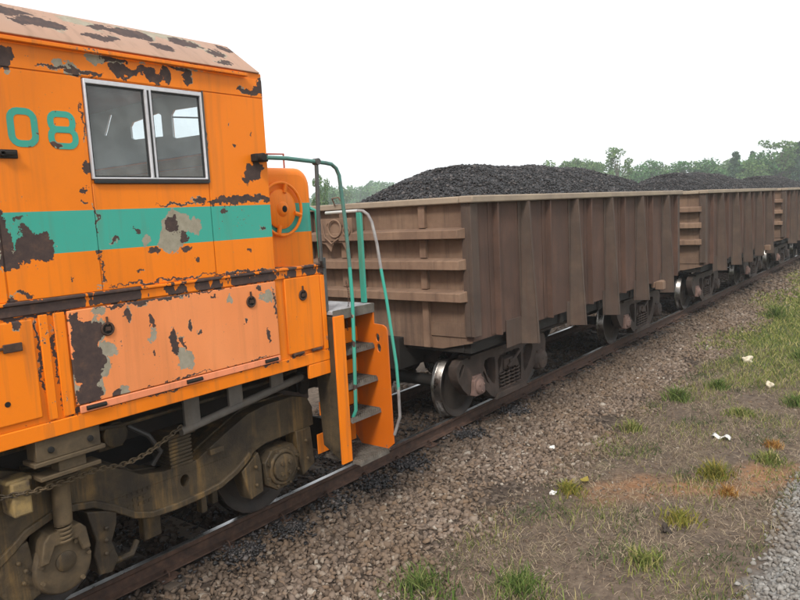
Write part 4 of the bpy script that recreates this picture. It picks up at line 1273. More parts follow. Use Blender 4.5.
# underframe seen below the sill
m = MB(); m.box(XB, -2.7, -0.95, 0.95, 1.16, 1.53); m.box(XB, -2.62, -1.38, 1.38, 1.54, 1.597)  # wide box shaped to block light coming through from the far side
part(m, 'underframe', MT['black'])
m = MB(); m.tube([(-4.14, -1.22, 1.175), (-2.78, -1.22, 1.33)], 0.036, 12)
pp = part(m, 'brake_pipe', MT['truck_grey'])
for xx, zz in ((-4.03, 1.19), (-3.58, 1.24), (-3.10, 1.30)):
    m = MB(); m.box(xx - 0.075, xx + 0.075, -1.24, -1.21, zz, 1.49)
    m.build('pipe_hanger', MT['truck_grey'], pp, bevel=0.005)
m = MB(); m.tube([(-2.80, -1.22, 1.33), (-2.70, -1.18, 1.30), (-2.66, -1.1, 1.15)], 0.05, 10)
m.build('pipe_elbow', MT['black'], pp)

for yy, zz, rr_ in ((-1.05, 1.44, 0.022), (-1.12, 1.38, 0.016)):
    m = MB(); m.tube([(-7.5, yy, zz), (-4.9, yy, zz), (-4.6, yy, zz - 0.04), (-3.2, yy, zz - 0.04), (-2.75, yy, zz)], rr_, 8)
    part(m, 'air_pipe', MT['truck'])
m = MB(); m.lathe([(-1.10, 0.04), (-1.09, 0.10), (-0.96, 0.11), (-0.955, 0.11)], -4.62, 1.27, 20)
m.box(-4.72, -4.52, -1.0, -0.955, 1.14, 1.40)
part(m, 'brake_cylinder', MT['truck'], 0.006)
m = MB(); m.tube([(-4.50, -1.06, 1.30), (-4.38, -1.14, 1.20), (-4.30, -1.16, 1.05), (-4.36, -1.12, 0.95)], 0.02, 8)
part(m, 'air_hose', MT['hose'])

# truck (bogie)
TF = [(-7.0, 1.15), (-6.2, 0.95), (-5.95, 1.10), (-5.75, 1.25), (-5.48, 1.28), (-5.28, 1.20), (-4.86, 1.10), (-4.61, 1.00), (-4.48, 0.915), (-4.28, 0.875), (-3.96, 0.87), (-3.90, 0.90), (-3.66, 1.01), (-3.40, 1.115), (-3.20, 1.145), (-2.85, 1.145), (-2.66, 1.09), (-2.60, 0.98), (-2.60, 0.80),
      (-2.81, 0.80), (-3.22, 0.79), (-3.34, 0.76), (-3.46, 0.69), (-3.58, 0.62), (-3.76, 0.555), (-3.97, 0.535), (-4.21, 0.53), (-4.44, 0.545), (-4.59, 0.60), (-4.74, 0.71), (-4.89, 0.80), (-5.03, 0.83), (-5.17, 0.84), (-5.36, 0.78), (-5.46, 0.70), (-5.55, 0.64), (-5.8, 0.50), (-6.2, 0.50), (-7.0, 0.6)]
m = MB(); m.prism(TF, 'y', -1.15, -1.02, [circ(-4.10, 0.735, 0.042, 0.052)])
tb = part(m, 'truck_frame', MT['truck'], 0.022, seg=3)
tb['label'] = 'oily brown cast truck frame below the cab'
# flanges along the upper and lower edges, standing proud of the web
def strip(path, w, ya, yb, mb):
    P2 = [Vector(p) for p in path]
    for i in range(len(P2) - 1):
        d = (P2[i + 1] - P2[i]).normalized(); nn = Vector((-d.y, d.x)) * w / 2
        a, b = P2[i], P2[i + 1]
        q = [a - nn, b - nn, b + nn, a + nn]
        mb.prism([(v.x, v.y) for v in q], 'y', ya, yb)


m = MB()
strip([(-3.90, 0.90), (-3.66, 1.01), (-3.40, 1.115), (-3.20, 1.145), (-2.85, 1.145)], 0.022, -1.015, -0.80, m)
m.build('frame_flange', MT['truck'], tb)
m = MB()
strip([(-5.28, 1.20), (-4.86, 1.10), (-4.61, 1.00), (-4.48, 0.915), (-4.28, 0.875)], 0.022, -1.015, -0.80, m)
m.build('frame_flange', MT['truck'], tb)
m = MB()
up_ = [(-3.40, 0.735), (-3.46, 0.69), (-3.58, 0.62), (-3.76, 0.555), (-3.97, 0.535), (-4.21, 0.53), (-4.44, 0.545), (-4.59, 0.60), (-4.74, 0.71), (-4.89, 0.80), (-5.03, 0.83), (-5.17, 0.84), (-5.36, 0.78), (-5.46, 0.70), (-5.62, 0.60)]
P2 = [Vector(p) for p in up_]
off = []
for i, p in enumerate(P2):
    d = (P2[min(i + 1, len(P2) - 1)] - P2[max(i - 1, 0)]).normalized()
    off.append(p + Vector((d.y, -d.x)) * 0.055)
m.prism([(p.x, p.y) for p in P2] + [(p.x, p.y) for p in reversed(off)], 'y', -1.178, -1.14)
m.build('frame_flange', MT['truck'], tb, bevel=0.014)
m = MB()                                                             # raised casting marks
for i in range(3):
    for j in range(5):
        if (i, j) in ((1, 0), (1, 4)):
            continue
        m.box(-4.62 + j * 0.045, -4.595 + j * 0.045, -1.156, -1.149, 0.68 + i * 0.05, 0.705 + i * 0.05)
m.build('casting_mark', MT['truck'], tb)
# rear shock strut with spring over the left axle
m = MB(); m.cyl((-5.145, -1.22, 0.80), (-5.135, -1.22, 1.10), 0.062, 18); m.cyl((-5.135, -1.22, 1.10), (-5.135, -1.22, 1.13), 0.075, 18)
m.box(-5.25, -5.02, -1.26, -1.16, 1.10, 1.14)
m.build('shock_strut', MT['truck_dust'], tb, bevel=0.006)
m = MB()
m.tube([(-5.147 + 0.05 * math.cos(t * 0.7), -1.22 + 0.05 * math.sin(t * 0.7), 0.66 + 0.15 * t / 45) for t in range(46)], 0.011, 6)
m.build('coil_spring', MT['truck_dust'], tb)
# journal boxes
m = MB()
m.lathe([(-0.98, 0.21), (-1.16, 0.215), (-1.205, 0.20), (-1.215, 0.16)], -5.165, 0.49, 36)
m.prism([(-5.34, 0.56), (-5.30, 0.72), (-5.26, 0.765), (-5.04, 0.765), (-5.0, 0.72), (-4.98, 0.56), (-5.04, 0.56), (-5.07, 0.665), (-5.23, 0.665), (-5.28, 0.56)], 'y', -1.25, -1.02)
j1 = m.build('journal_box', MT['truck_dust'], tb, bevel=0.01)
m = MB(); m.lathe([(-1.214, 0.076), (-1.225, 0.072), (-1.232, 0.05)], -5.155, 0.52, 22)
m.build('axle_cap', MT['truck'], tb, bevel=0.004)
m = MB()
for a in (10, 60, 200, 310, 160):
    bx_, bz_ = -5.165 + 0.175 * math.cos(R(a)), 0.49 + 0.175 * math.sin(R(a))
    m.cyl((bx_, -1.205, bz_), (bx_, -1.235, bz_), 0.016, 6)
m.build('bolts', MT['truck_dust'], tb)
m = MB()
m.prism([(-3.26, 0.40), (-3.28, 0.62), (-3.19, 0.715), (-2.93, 0.715), (-2.86, 0.62), (-2.87, 0.44), (-2.96, 0.335), (-3.16, 0.325)], 'y', -1.19, -1.0)
m.torus((-3.07, -1.195, 0.525), 0.150, 0.022, 'y', 36, 8)
m.build('journal_box', MT['truck'], tb, bevel=0.014)
m = MB(); m.lathe([(-1.19, 0.130), (-1.225, 0.125), (-1.235, 0.10)], -3.07, 0.525, 30)
for a in (40, 130, 220, 310):
    bx_, bz_ = -3.07 + 0.07 * math.cos(R(a)), 0.525 + 0.07 * math.sin(R(a))
    m.cyl((bx_, -1.23, bz_), (bx_, -1.25, bz_), 0.020, 8)
m.build('axle_cap', MT['truck'], tb)
m = MB()
for a in range(0, 360, 45):
    bx_, bz_ = -3.07 + 0.195 * math.cos(R(a + 20)), 0.525 + 0.175 * math.sin(R(a + 20))
    m.cyl((bx_, -1.185, bz_), (bx_, -1.215, bz_), 0.014, 6)
m.build('bolts', MT['truck'], tb)
# pedestal legs with bolts
for poly, bl in ((([(-5.56, 0.70), (-5.37, 0.745), (-5.32, 0.34), (-5.50, 0.28), (-5.58, 0.45)]), [(-5.45, 0.62), (-5.43, 0.47), (-5.41, 0.55)]),
                 ([(-4.95, 0.79), (-4.72, 0.72), (-4.73, 0.62), (-4.78, 0.50), (-4.74, 0.35), (-4.80, 0.26), (-4.90, 0.28), (-4.93, 0.45), (-4.90, 0.55)], [(-4.82, 0.62), (-4.84, 0.43), (-4.83, 0.53)]),
                 ([(-3.53, 0.62), (-3.33, 0.745), (-3.30, 0.62), (-3.30, 0.36), (-3.45, 0.33)], [(-3.38, 0.62), (-3.38, 0.45)]),
                 ([(-2.85, 0.80), (-2.66, 0.80), (-2.63, 0.42), (-2.80, 0.34), (-2.84, 0.55)], [(-2.74, 0.68), (-2.73, 0.5)])):
    m = MB(); m.prism(poly, 'y', -1.17, -1.0)
    for (a, b) in bl:
        m.cyl((a, -1.16, b), (a, -1.195, b), 0.018, 6)
    m.build('pedestal_leg', MT['truck'], tb, bevel=0.012)
m = MB(); m.tube([(-4.76, -1.10, 0.30), (-4.60, -1.10, 0.30), (-4.52, -1.05, 0.36)], 0.025, 8)
m.build('brake_pin', MT['truck'], tb)
for bx0, bx1, bz0, bz1 in ((-4.42, -4.26, 0.30, 0.56), (-3.86, -3.80, 0.32, 0.56), (-3.74, -3.68, 0.36, 0.58)):
    m = MB(); m.box(bx0, bx1, -1.0, -0.92, bz0, bz1)
    m.build('brake_hanger', MT['truck'], tb, bevel=0.01)
m = MB()
for i in range(8):
    z0 = 0.875 + i * 0.031
    m.box(-4.225, -4.01, -1.16, -0.9, z0, z0 + 0.021)
    m.box(-4.215, -4.02, -1.15, -0.91, z0 + 0.021, z0 + 0.031)
m.box(-4.25, -3.98, -1.18, -0.9, 1.124, 1.15)
m.build('rubber_spring', MT['truck'], tb, bevel=0.003)
m = MB(); m.box(-3.86, -3.72, -1.2, -1.12, 0.88, 0.93); m.build('spring_seat', MT['truck'], tb, bevel=0.006)
m = MB(); m.box(-4.7, -3.4, -0.9, 0.9, 0.62, 0.9); m.box(-6.5, -2.8, -0.5, 0.5, 0.6, 0.85)
m.build('transom', MT['black'], tb)
for xx in (-5.165, -3.07):
    m = MB(); m.lathe([(y, r * 1.07) for y, r in WHEEL_PROF], xx, 0.50, 48, ms=WHEEL_MS)
    m.build('wheel', [MT['wheel'], MT['tread']], tb)
    m = MB(); m.lathe([(-y, r * 1.07) for y, r in WHEEL_PROF], xx, 0.50, 48, ms=WHEEL_MS)
    m.build('wheel', [MT['wheel'], MT['tread']], tb)
    m = MB(); m.cyl((xx, -1.0, 0.5), (xx, 1.0, 0.5), 0.09, 16); m.build('axle', MT['black'], tb)
m = MB(); m.prism([(a, b) for a, b in TF], 'y', 1.02, 1.15)
m.build('frame_casting', MT['truck'], tb)
# pads fixed under the sill
m = MB()
m.box(-5.365, -4.925, -1.44, -1.30, 1.345, 1.488)
m.box(-5.39, -4.90, -1.455, -1.28, 1.315, 1.345)
m.box(-5.22, -5.03, -1.42, -1.30, 1.235, 1.315)
m.box(-5.35, -4.93, -1.43, -1.29, 1.205, 1.235)
for xx in (-5.27, -5.0):
    m.cyl((xx, -1.455, 1.41), (xx, -1.435, 1.41), 0.022, 10, m=1)
part(m, 'side_bearing_pad', [MT['truck_dust'], MT['dark']], 0.006)
m = MB(); m.box(-5.51, -5.385, -1.36, -1.18, 1.0, 1.235)
m.box(-5.53, -5.36, -1.34, -1.20, 1.215, 1.25)
part(m, 'worn_block', MT['worn_yellow'], 0.015)
# chain
ch = MB()
cpts = smooth_path([(-5.75, -1.33, 1.21), (-5.56, -1.34, 1.165), (-5.46, -1.385, 1.165), (-5.37, -1.37, 1.145), (-5.17, -1.335, 1.130), (-5.03, -1.32, 1.128), (-4.88, -1.31, 1.125), (-4.69, -1.30, 1.10), (-4.48, -1.28, 1.12), (-4.22, -1.25, 1.20), (-4.14, -1.23, 1.22)], 8)
Ls = [0]
for i in range(1, len(cpts)):
    Ls.append(Ls[-1] + (cpts[i] - cpts[i - 1]).length)
nl = int(Ls[-1] / 0.040)
for k in range(nl):
    t = (k + 0.5) * Ls[-1] / nl
    i = max(1, next((j for j in range(len(Ls)) if Ls[j] >= t), len(Ls) - 1))
    p = cpts[i - 1].lerp(cpts[i], (t - Ls[i - 1]) / (Ls[i] - Ls[i - 1]))
    d = (cpts[i] - cpts[i - 1]).normalized()
    u = d.cross(Vector((0, 1, 0))).normalized() if k % 2 == 0 else Vector((0, 1, 0))
    pts = [p + d * (0.030 * math.cos(R(a))) + u * (0.017 * math.sin(R(a))) for a in range(0, 360, 30)]
    ch.tube(pts, 0.0062, 5, closed=True)
part(ch, 'brake_chain', MT['truck_dust'])


# ------------------------------------------------------------------ grass
def blades(n, px, py, h, wid, gg, lean=0.5, flatness=0.0):
    """curved blades of two quads"""
    z0 = gz(px, py) - 0.005
    a = gg.uniform(0, 2 * math.pi, n)
    dx, dy = np.cos(a), np.sin(a)
    ln = lean * gg.uniform(0.2, 1.0, n) * h
    hh = h * (1 - flatness * 0.9)
    ln = ln + h * flatness
    b = gg.uniform(0, 2 * math.pi, n)
    sx, sy = np.cos(b) * wid, np.sin(b) * wid
    P0 = np.stack([px, py, z0], -1); S = np.stack([sx, sy, 0 * sx], -1)
    P1 = P0 + np.stack([dx * ln * 0.35, dy * ln * 0.35, hh * 0.62], -1)
    P2_ = P0 + np.stack([dx * ln, dy * ln, hh], -1)
    V = np.stack([P0 - S, P0 + S, P1 - S * 0.8, P1 + S * 0.8, P2_ - S * 0.12, P2_ + S * 0.12], 1)
    F = np.array([(0, 1, 3, 2), (2, 3, 5, 4)])[None] + (np.arange(n) * 6)[:, None, None]
    return V.reshape(-1, 3), F.reshape(-1, 4)


gg = np.random.default_rng(21)
# meadow strip ahead
n = 60000
px = 4.8 + 26 * gg.uniform(0, 1, n) ** 1.35
py = gg.uniform(-6.0, -1.35, n)
den = np.sin(px * 1.3 + py * 2.1) + np.sin(px * 0.61 - py * 1.9 + 2) + 0.8 * np.sin(px * 2.7 + py * 4.3)
lim = -2.3 + 0.35 * np.sin(px * 0.9) + 0.05 * np.clip(px - 8, 0, 14)
k = (py < lim + gg.uniform(-0.3, 0.3, n)) & (den + (px - 6.4) * 0.55 + gg.uniform(-1.2, 1.2, n) > -0.25)
px, py = px[k], py[k]
V, F = blades(len(px), px, py, gg.uniform(0.035, 0.12, len(px)), 0.0045 + 0.0006 * np.clip(px - 4, 0, 14), gg, 1.3)
tag(np_mesh('grass', V, F, MT['grass']), 'patchy green grass on the verge beside the ballast', kind='stuff')
# sparse green shoots over the bare earth
n = 16000
px = gg.uniform(-4.0, 7, n); py = gg.uniform(-4.85, -2.35, n)
den = np.sin(px * 2.3 + py * 3.1) + np.sin(px * 3.7 - py * 2.9 + 1)
k = den + gg.uniform(-1.1, 1.1, n) > 0.75
px, py = px[k], py[k]
V, F = blades(len(px), px, py, gg.uniform(0.03, 0.10, len(px)), 0.0035, gg, 1.0)
tag(np_mesh('grass', V, F, MT['grass']), 'thin green shoots scattered on the bare earth', kind='stuff')
n = 26000
px = gg.uniform(-4.2, 8, n); py = gg.uniform(-4.85, -2.3, n)
den = np.sin(px * 1.9 + py * 2.7 + 0.6) * np.sin(px * 1.1 - py * 3.6 + 2) + 0.5 * np.sin(px * 5.2 + py * 4.4)
k = den + gg.uniform(-0.35, 0.35, n) > 0.62
px, py = px[k], py[k]
V, F = blades(len(px), px, py, gg.uniform(0.02, 0.075, len(px)), 0.0045, gg, 1.5)
tag(np_mesh('low_weeds', V, F, MT['weed']), 'mats of low dull green weeds on the brown earth', kind='stuff')
# dry straw lying on the earth
n = 52000
px = gg.uniform(-4.4, 9, n); py = gg.uniform(-4.95, -2.2, n)
den = np.sin(px * 1.7 + py * 2.6) + np.sin(px * 2.9 - py * 3.3 + 4)
k = den + gg.uniform(-1.6, 1.4, n) > -0.6
px, py = px[k], py[k]
V, F = blades(len(px), px, py, gg.uniform(0.03, 0.14, len(px)), 0.0024, gg, 0.6, flatness=gg.uniform(0.35, 1.0, len(px)))
tag(np_mesh('dry_grass', V, F, MT['straw']), 'dry straw and dead stalks strewn over the brown earth', kind='stuff')
# small stones on the earth
n = 5000
px = gg.uniform(-4.4, 9, n); py = -2.3 - 2.6 * gg.uniform(0, 1, n) ** 1.8
s = gg.uniform(0.006, 0.022, n)
tag(scatter_stones('pebbles', px, py, gz(px, py) + s * 0.3, s, MT['ballast'], gg), 'small pebbles scattered on the bare earth', kind='stuff')

TUFTS = [  # x, y, radius, height, blades, material, label
    (4.22, -2.65, 0.20, 0.24, 260, 'grass_bright', 'broad bright green weed tuft nearest the ballast'),
    (5.27, -3.02, 0.17, 0.20, 200, 'grass_bright', 'bright green tuft just behind the broad weed'),
    (1.04, -4.01, 0.17, 0.22, 260, 'grass_yellow', 'yellowish grass tuft on the reddish soil strip'),
    (0.58, -4.25, 0.09, 0.12, 120, 'grass_dead', 'small orange dead tuft beside the yellowish tuft'),
    (4.73, -4.27, 0.16, 0.20, 180, 'grass_bright', 'bright green tuft at the right edge of the verge'),
    (2.28, -2.58, 0.20, 0.16, 170, 'grass', 'dull green tuft left of the white scrap'),
    (-0.21, -2.76, 0.15, 0.15, 170, 'grass_yellow', 'low yellow-green tuft at the foot of the ballast'),
    (3.81, -3.68, 0.22, 0.13, 320, 'grass', 'spreading low green tuft around the white scrap'),
    (-2.80, -2.55, 0.30, 0.17, 330, 'grass_bright', 'tall green tuft at the bottom edge nearest the rail'),
    (-2.3, -3.24, 0.32, 0.15, 360, 'grass_bright', 'wide green tuft at the middle of the bottom edge'),
    (1.95, -4.42, 0.18, 0.16, 210, 'grass', 'dull green tuft near the grey crushed stone'),
    (2.55, -4.35, 0.10, 0.12, 120, 'grass_dead', 'rusty brown dead tuft behind the yellowish tuft'),
    (-0.34, -4.01, 0.20, 0.15, 170, 'grass_yellow', 'thin pale tuft with a brown clod in the bare earth'),
    (-1.35, -4.0, 0.22, 0.17, 170, 'grass', 'loose green tuft low in front of the grey stones'),
    (8.2, -3.9, 0.22, 0.26, 200, 'grass_bright', 'fresh green tuft in the meadow behind the pale rock'),
    (13.0, -2.6, 0.25, 0.45, 200, 'grass_bright', 'tall bright tuft far along the verge'),
]
for (tx, ty, tr, th, nb, mk, lab) in TUFTS:
    tr *= 1.15; nb = int(nb * 1.5); th *= 1.15
    rr = np.minimum(np.abs(gg.normal(0, 0.55, nb)), 1.1) * tr; aa = gg.uniform(0, 6.283, nb)
    V, F = blades(nb, tx + rr * np.cos(aa), ty + rr * np.sin(aa), th * gg.uniform(0.3, 1.0, nb) * np.clip(1 - 0.35 * rr / tr, 0.2, 1), 0.0052 * gg.uniform(0.6, 1.6, nb), gg, 1.1)
    zz = float(gz(tx, ty))
    o = np_mesh('grass_tuft', V - np.array([tx, ty, zz]), F, MT[mk], (tx, ty, zz))
    o['kind'] = 'thing'
    tag(o, lab, 'grass tuft', 'grass tufts on the verge')


# debris
def lump(name, x, y, size, mat, label, cat, sx=1, sy=1, sz=0.6, seed=0, group=None):
    import bmesh
    gg_ = np.random.default_rng(seed)
    bm = bmesh.new()
    bmesh.ops.create_icosphere(bm, subdivisions=3, radius=1)
    ph_ = gg_.uniform(0, 6.28, (6, 3)); kk = gg_.uniform(1.2, 4.0, (6, 3))
    for v in bm.verts:
        d = sum(math.sin(kk[i, 0] * v.co.x + ph_[i, 0]) * math.sin(kk[i, 1] * v.co.y + ph_[i, 1]) * math.sin(kk[i, 2] * v.co.z + ph_[i, 2]) for i in range(6)) * 0.28
        v.co *= 1 + d
        v.co.x *= size * sx; v.co.y *= size * sy; v.co.z *= size * sz
    me = bpy.data.meshes.new(name); bm.to_mesh(me); bm.free()
    me.polygons.foreach_set('use_smooth', [True] * len(me.polygons)); me.set_sharp_from_angle(angle=R(30))
    me.materials.append(mat)
    o_ = bpy.data.objects.new(name, me); col.objects.link(o_)
    o_.location = (x, y, float(gz(x, y)) + size * sz * 0.55)
    o_.rotation_euler = (0.1, 0.15, seed)
    return tag(o_, label, cat, group)


lump('pale_rock', 7.55, -3.02, 0.085, MT['pale_rock'], 'pale yellowish rock lying in the grass, the farther one', 'rock', 0.9, 1.3, 0.85, 1, 'pale rocks on the verge')
lump('pale_rock', 5.80, -3.72, 0.075, MT['pale_rock'], 'pale pinkish rock lying nearer on bare soil', 'rock', 0.8, 1.2, 0.8, 5, 'pale rocks on the verge')
lump('brown_clod', -0.62, -3.95, 0.05, MT['sleeper'], 'dark brown clod among thin grass in front', 'clod', 1.1, 1, 0.8, 9)
m = MB()
sc = []
for i in range(9):
    for j in range(4):
        sc.append((2.56 + (j - 1.5) * 0.035, -3.71 - (i - 4) * 0.030, -0.45 + 0.035 + 0.016 * math.sin(i * 1.3) + 0.014 * math.cos(j * 2 + i)))
m.add(sc, [(i * 4 + j, i * 4 + j + 1, i * 4 + j + 5, i * 4 + j + 4) for i in range(8) for j in range(3)])
o = m.build('paper_scrap', MT['paper'], base=(2.56, -3.71, -0.45))
sm = o.modifiers.new('thickness', 'SOLIDIFY'); sm.thickness = 0.004
tag(o, 'crumpled white scrap lying on the brown verge', 'litter')
for (x, y, sd_) in ((-0.36, -2.62, 2), (4.9, -1.75, 3), (0.9, -2.0, 4)):
    lump('pale_pebble', x, y, 0.032, MT['paper'], ['white pebble beside the low yellow-green tuft', 'white pebble on the ballast slope near the far bogie', 'white pebble on the ballast below the front bogie'][sd_ - 2], 'pebble', 1, 1.2, 0.7, sd_, 'white pebbles on the ballast')
# fallen yellow leaf at the foot of the ballast
m = MB()
lx, ly = 0.15, -2.78
lz = float(gz(lx, ly)) + 0.03
m.add([(lx - 0.07, ly, lz + 0.02), (lx - 0.02, ly - 0.045, lz + 0.012), (lx + 0.04, ly - 0.04, lz), (lx + 0.10, ly, lz + 0.03), (lx + 0.04, ly + 0.045, lz + 0.01), (lx - 0.02, ly + 0.05, lz + 0.02), (lx, ly, lz - 0.006)],
      [(0, 1, 6), (1, 2, 6), (2, 3, 6), (3, 4, 6), (4, 5, 6), (5, 0, 6)])
o = m.build('fallen_leaf', MT['grass_yellow'], base=(lx, ly, lz))
tag(o, 'single yellow fallen leaf at the foot of the ballast', 'leaf')


# ------------------------------------------------------------------ trees
def make_tree_mesh(kind, seed):
    gg_ = np.random.default_rng(seed)
    tr = MB()
    clumps = []
    if kind == 'round':
        H = 12.0
        tr.tube([(0, 0, -0.3), (0.1, 0, 3), (0.0, 0.15, 6.5), (0.1, 0, 9.5)], [0.32, 0.25, 0.17, 0.07], 8)
        for i in range(17):
            a = gg_.uniform(0, 6.28); r_ = gg_.uniform(0.6, 3.6); zc = gg_.uniform(4.2, 10.8)
            r_ *= 1.0 - max(0, zc - 8) / 5
            c = Vector((r_ * math.cos(a), r_ * math.sin(a), zc))
            clumps.append((c, gg_.uniform(1.1, 1.9)))
            tr.tube([(0, 0, zc * 0.55), tuple(c * 0.6 + Vector((0, 0, zc * 0.35))), tuple(c)], [0.11, 0.07, 0.03], 5)
        nl_ = 170
    elif kind == 'flat':
        tr.tube([(0, 0, -0.3), (0.2, 0, 5), (0, 0.2, 9)], [0.3, 0.22, 0.12], 8)
        for i in range(14):
            a = gg_.uniform(0, 6.28); r_ = gg_.uniform(0.8, 5.2)
            c = Vector((r_ * math.cos(a), r_ * math.sin(a), 10.2 + gg_.uniform(-0.7, 0.9) - r_ * 0.12))
            clumps.append((c, gg_.uniform(0.9, 1.5)))
            tr.tube([(0, 0, 7.5), tuple(c * 0.55 + Vector((0, 0, 3.9))), tuple(c)], [0.1, 0.06, 0.03], 5)
        nl_ = 130
    elif kind == 'conifer':
        tr.tube([(0, 0, -0.3), (0, 0, 7), (0.05, 0, 13.5)], [0.28, 0.18, 0.04], 8)
        for i in range(30):
            zc = 3 + 10.2 * i / 29
            r_ = (13.8 - zc) * 0.24 * gg_.uniform(0.5, 1.1); a = gg_.uniform(0, 6.28)
            c = Vector((r_ * math.cos(a), r_ * math.sin(a), zc))
            clumps.append((c, 0.5 + (13.8 - zc) * 0.085 * gg_.uniform(0.6, 1.3)))
            tr.tube([(0, 0, zc + 0.2), tuple(c)], [0.05, 0.02], 4)
        nl_ = 90
    else:   # feathery, sparse
        tr.tube([(0, 0, -0.3), (0.2, 0.1, 6), (-0.1, 0, 11)], [0.25, 0.17, 0.07], 8)
        for i in range(22):
            a = gg_.uniform(0, 6.28); r_ = gg_.uniform(0.5, 3.0); zc = gg_.uniform(6.5, 13)
            c = Vector((r_ * math.cos(a), r_ * math.sin(a), zc))
            clumps.append((c, gg_.uniform(0.7, 1.3)))
            tr.tube([(0, 0, zc * 0.6), tuple(c)], [0.09, 0.03], 5)
        nl_ = 90
    Vs, Fs = [], []
    cnt = 0
    for c, r_ in clumps:
        d = gg_.normal(size=(nl_, 3)); d /= np.linalg.norm(d, axis=1)[:, None]
        rad = r_ * gg_.uniform(0.35, 1.08, nl_) ** 0.6
        pts = np.array(c)[None] + d * rad[:, None] * np.array([1, 1, 0.78])
        s_ = gg_.uniform(0.13, 0.30, nl_)
        rm_ = rot_mats(nl_, gg_)
        q = np.array([(-1, -0.5, 0), (0.2, -0.6, 0.15), (1, 0.2, 0), (-0.1, 0.7, -0.1)])
        v_ = np.einsum('nij,kj->nki', rm_, q) * s_[:, None, None] + pts[:, None, :]
        Vs.append(v_.reshape(-1, 3))
        Fs.append((np.arange(nl_)[:, None] * 4 + np.arange(4)[None]) + cnt)
        cnt += nl_ * 4
    return tr, np.concatenate(Vs), np.concatenate(Fs)


PROTO = {}
mats_ = {'round': 'leaf', 'flat': 'leaf_light', 'conifer': 'leaf_dark', 'feathery': 'leaf_light'}


def tree(kind, variant, x, y, h, label, group, wide=1.0):
    key = (kind, variant)
    root = bpy.data.objects.new('conifer_tree' if kind == 'conifer' else 'tree', None)
    col.objects.link(root)
    s_ = h / {'round': 12.3, 'flat': 11.6, 'conifer': 14.0, 'feathery': 13.8}[kind]
    root.location = (x, y, float(gz(x, y)))
    root.scale = (s_ * wide, s_ * wide, s_)
    root.rotation_euler = (0, 0, random.uniform(0, 6.28))
    if key not in PROTO:
        tr_, V_, F_ = make_tree_mesh(kind, 100 + variant * 7 + len(kind))
        t_o = tr_.build('trunk', MT['bark'], root, base=(0, 0, 0))
        mk = mats_[kind]
        if kind == 'round' and variant == 2:
            mk = 'leaf_light'
        c_o = np_mesh('crown', V_, F_, MT[mk], (0, 0, 0), root)
        PROTO[key] = (t_o, c_o)
    else:
        for src in PROTO[key]:
            c_ = src.copy(); col.objects.link(c_); c_.parent = root
    return tag(root, label, 'tree', group)


def ray_xy(u, dist):
    """ground point dist metres off along the bearing of column u of the picture"""
    d = _fw + _rt * ((u - 400) / _f) + _dn * ((190 - 300) / _f)
    hv = np.array([d[0], d[1]]); hv /= np.linalg.norm(hv)
    return CAM[0] + hv[0] * dist, CAM[1] + hv[1] * dist


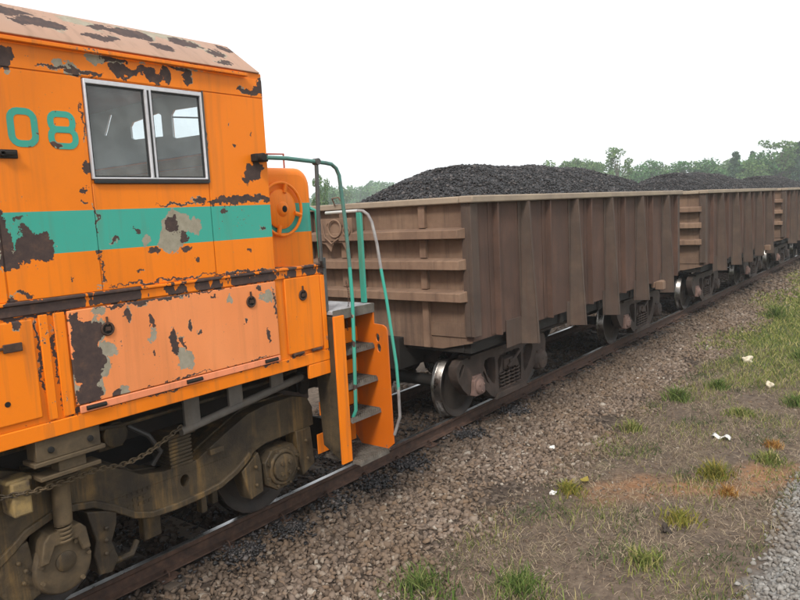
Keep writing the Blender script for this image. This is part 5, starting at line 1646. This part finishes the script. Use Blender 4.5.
random.seed(5)
TREES = [  # picture column, distance, kind, variant, height, width factor
    (572, 150, 'flat', 0, 12.6, 0.9, 'flat-topped spreading tree above the left part of the nearest ore heap'),
    (588, 158, 'flat', 1, 12.4, 0.8, 'lower flat-topped tree right beside the spreading one'),
    (618, 130, 'feathery', 0, 14.2, 0.9, 'tall sparse feathery tree between two ore heaps'),
    (606, 150, 'round', 2, 11.8, 0.9, 'small pale round tree just left of the feathery tree'),
    (628, 170, 'round', 2, 13.0, 1.1, 'pale round tree just right of the feathery tree'),
    (639, 160, 'round', 0, 14.0, 0.95, 'round-headed tree above the gap between the first heaps'),
    (655, 165, 'round', 1, 14.6, 0.95, 'taller round-headed tree right of the heap gap'),
    (647, 180, 'round', 2, 14.0, 1.2, 'pale low tree filling the space between two round-headed trees'),
    (669, 165, 'round', 2, 13.6, 1.2, 'pale low tree in the row behind the middle heap'),
    (684, 160, 'round', 0, 14.2, 1.2, 'broad domed tree behind the middle ore heap'),
    (699, 165, 'round', 2, 14.0, 1.3, 'pale bushy tree behind the right slope of the middle heap'),
    (712, 160, 'round', 1, 13.4, 1.3, 'low dark bushy tree left of the pointed conifer'),
    (724, 170, 'round', 2, 14.2, 1.3, 'pale bushy tree touching the pointed conifer'),
    (735, 150, 'conifer', 0, 16.2, 1.1, 'dark pointed conifer rising above the tree line'),
    (745, 155, 'round', 0, 14.6, 1.2, 'green tree right beside the pointed conifer'),
    (752, 165, 'conifer', 1, 17.2, 0.9, 'slim conifer second from the right edge group'),
    (757, 145, 'round', 2, 13.6, 1.2, 'pale bushy tree in front of the slim conifer'),
    (764, 150, 'round', 1, 15.4, 1.1, 'full green tree below the tallest tree'),
    (772, 160, 'round', 2, 16.4, 1.1, 'pale tall tree left of the tallest tree'),
    (781, 150, 'feathery', 1, 18.6, 1.1, 'tallest tree in the row with a ragged crown'),
    (790, 155, 'round', 0, 17.6, 1.0, 'dark full tree at the right end of the row'),
    (799, 150, 'conifer', 0, 17.6, 1.1, 'conifer cut by the right edge of the picture'),
    (338, 210, 'round', 2, 13.6, 1.2, 'pale round tree between the locomotive handrails'),
    (326, 200, 'round', 0, 13.4, 1.2, 'green tree behind the dark handrail post'),
    (350, 300, 'round', 1, 16.0, 1.2, 'hazy tree right of the curved handrail'),
    (361, 290, 'round', 0, 17.4, 1.2, 'hazy domed tree above the green rail post'),
    (373, 300, 'round', 2, 17.2, 1.2, 'hazy tree left of the nearest ore heap'),
    (385, 310, 'round', 1, 19.0, 1.2, 'hazy tall tree touching the nearest ore heap'),
    (319, 60, 'feathery', 1, 7.2, 0.5, 'twiggy young tree close behind the short hood'),
]
for (u, dd, kind, va, hh, wd, lab) in TREES:
    kf = 1.0 if u < 600 else (0.87 if u == 618 else 0.78 if u < 730 else 0.66)
    hh = 3.3 + (hh - 3.3) * (kf if u > 400 else 0.9)
    tx, ty = ray_xy(u, dd)
    tree(kind, va, tx, ty, hh, lab, 'trees beyond the railway', wd)


# the far wood that closes the horizon as one mass
def wood():
    gg_ = np.random.default_rng(77)
    Vs, Fs = [], []
    n_ = 34000
    th = gg_.uniform(-0.25, 1.75, n_)
    dd = gg_.uniform(330, 380, n_)
    hmax = 15.5 + 2.0 * np.sin(th * 37) + 1.6 * np.sin(th * 83 + 1) + 1.2 * np.sin(th * 171 + 2)
    z = gg_.uniform(0, 1, n_) ** 0.8 * hmax - 0.4
    pts = np.stack([CAM[0] + dd * np.cos(th), CAM[1] + dd * np.sin(th), z], -1)
    k_ = pts[:, 1] > 25
    pts = pts[k_]; n_ = len(pts)
    s_ = gg_.uniform(0.6, 1.5, n_)
    q = np.array([(-1, -0.5, 0), (0.2, -0.6, 0.15), (1, 0.2, 0), (-0.1, 0.7, -0.1)])
    v_ = np.einsum('nij,kj->nki', rot_mats(n_, gg_), q) * s_[:, None, None] + pts[:, None, :]
    f_ = np.arange(n_ * 4).reshape(-1, 4)
    return np_mesh('far_wood', v_.reshape(-1, 3), f_, MT['leaf'])


tag(wood(), 'far-off green wood closing the horizon', kind='stuff')

# ------------------------------------------------------------------ haze
hm = NT('pale_air')
pv = hm.n('ShaderNodeVolumePrincipled')
pv.inputs['Color'].default_value = (0.93, 0.97, 1.0, 1)
pv.inputs['Density'].default_value = 0.0010
pv.inputs['Anisotropy'].default_value = 0.2
hm.t.links.new(pv.outputs[0], hm.out.inputs['Volume'])
m = MB(); m.box(-950, 950, -950, 950, -1.6, 19.0)
hz = m.build('haze', hm.m, smooth=False)
tag(hz, 'pale humid haze over the far trees', kind='stuff')
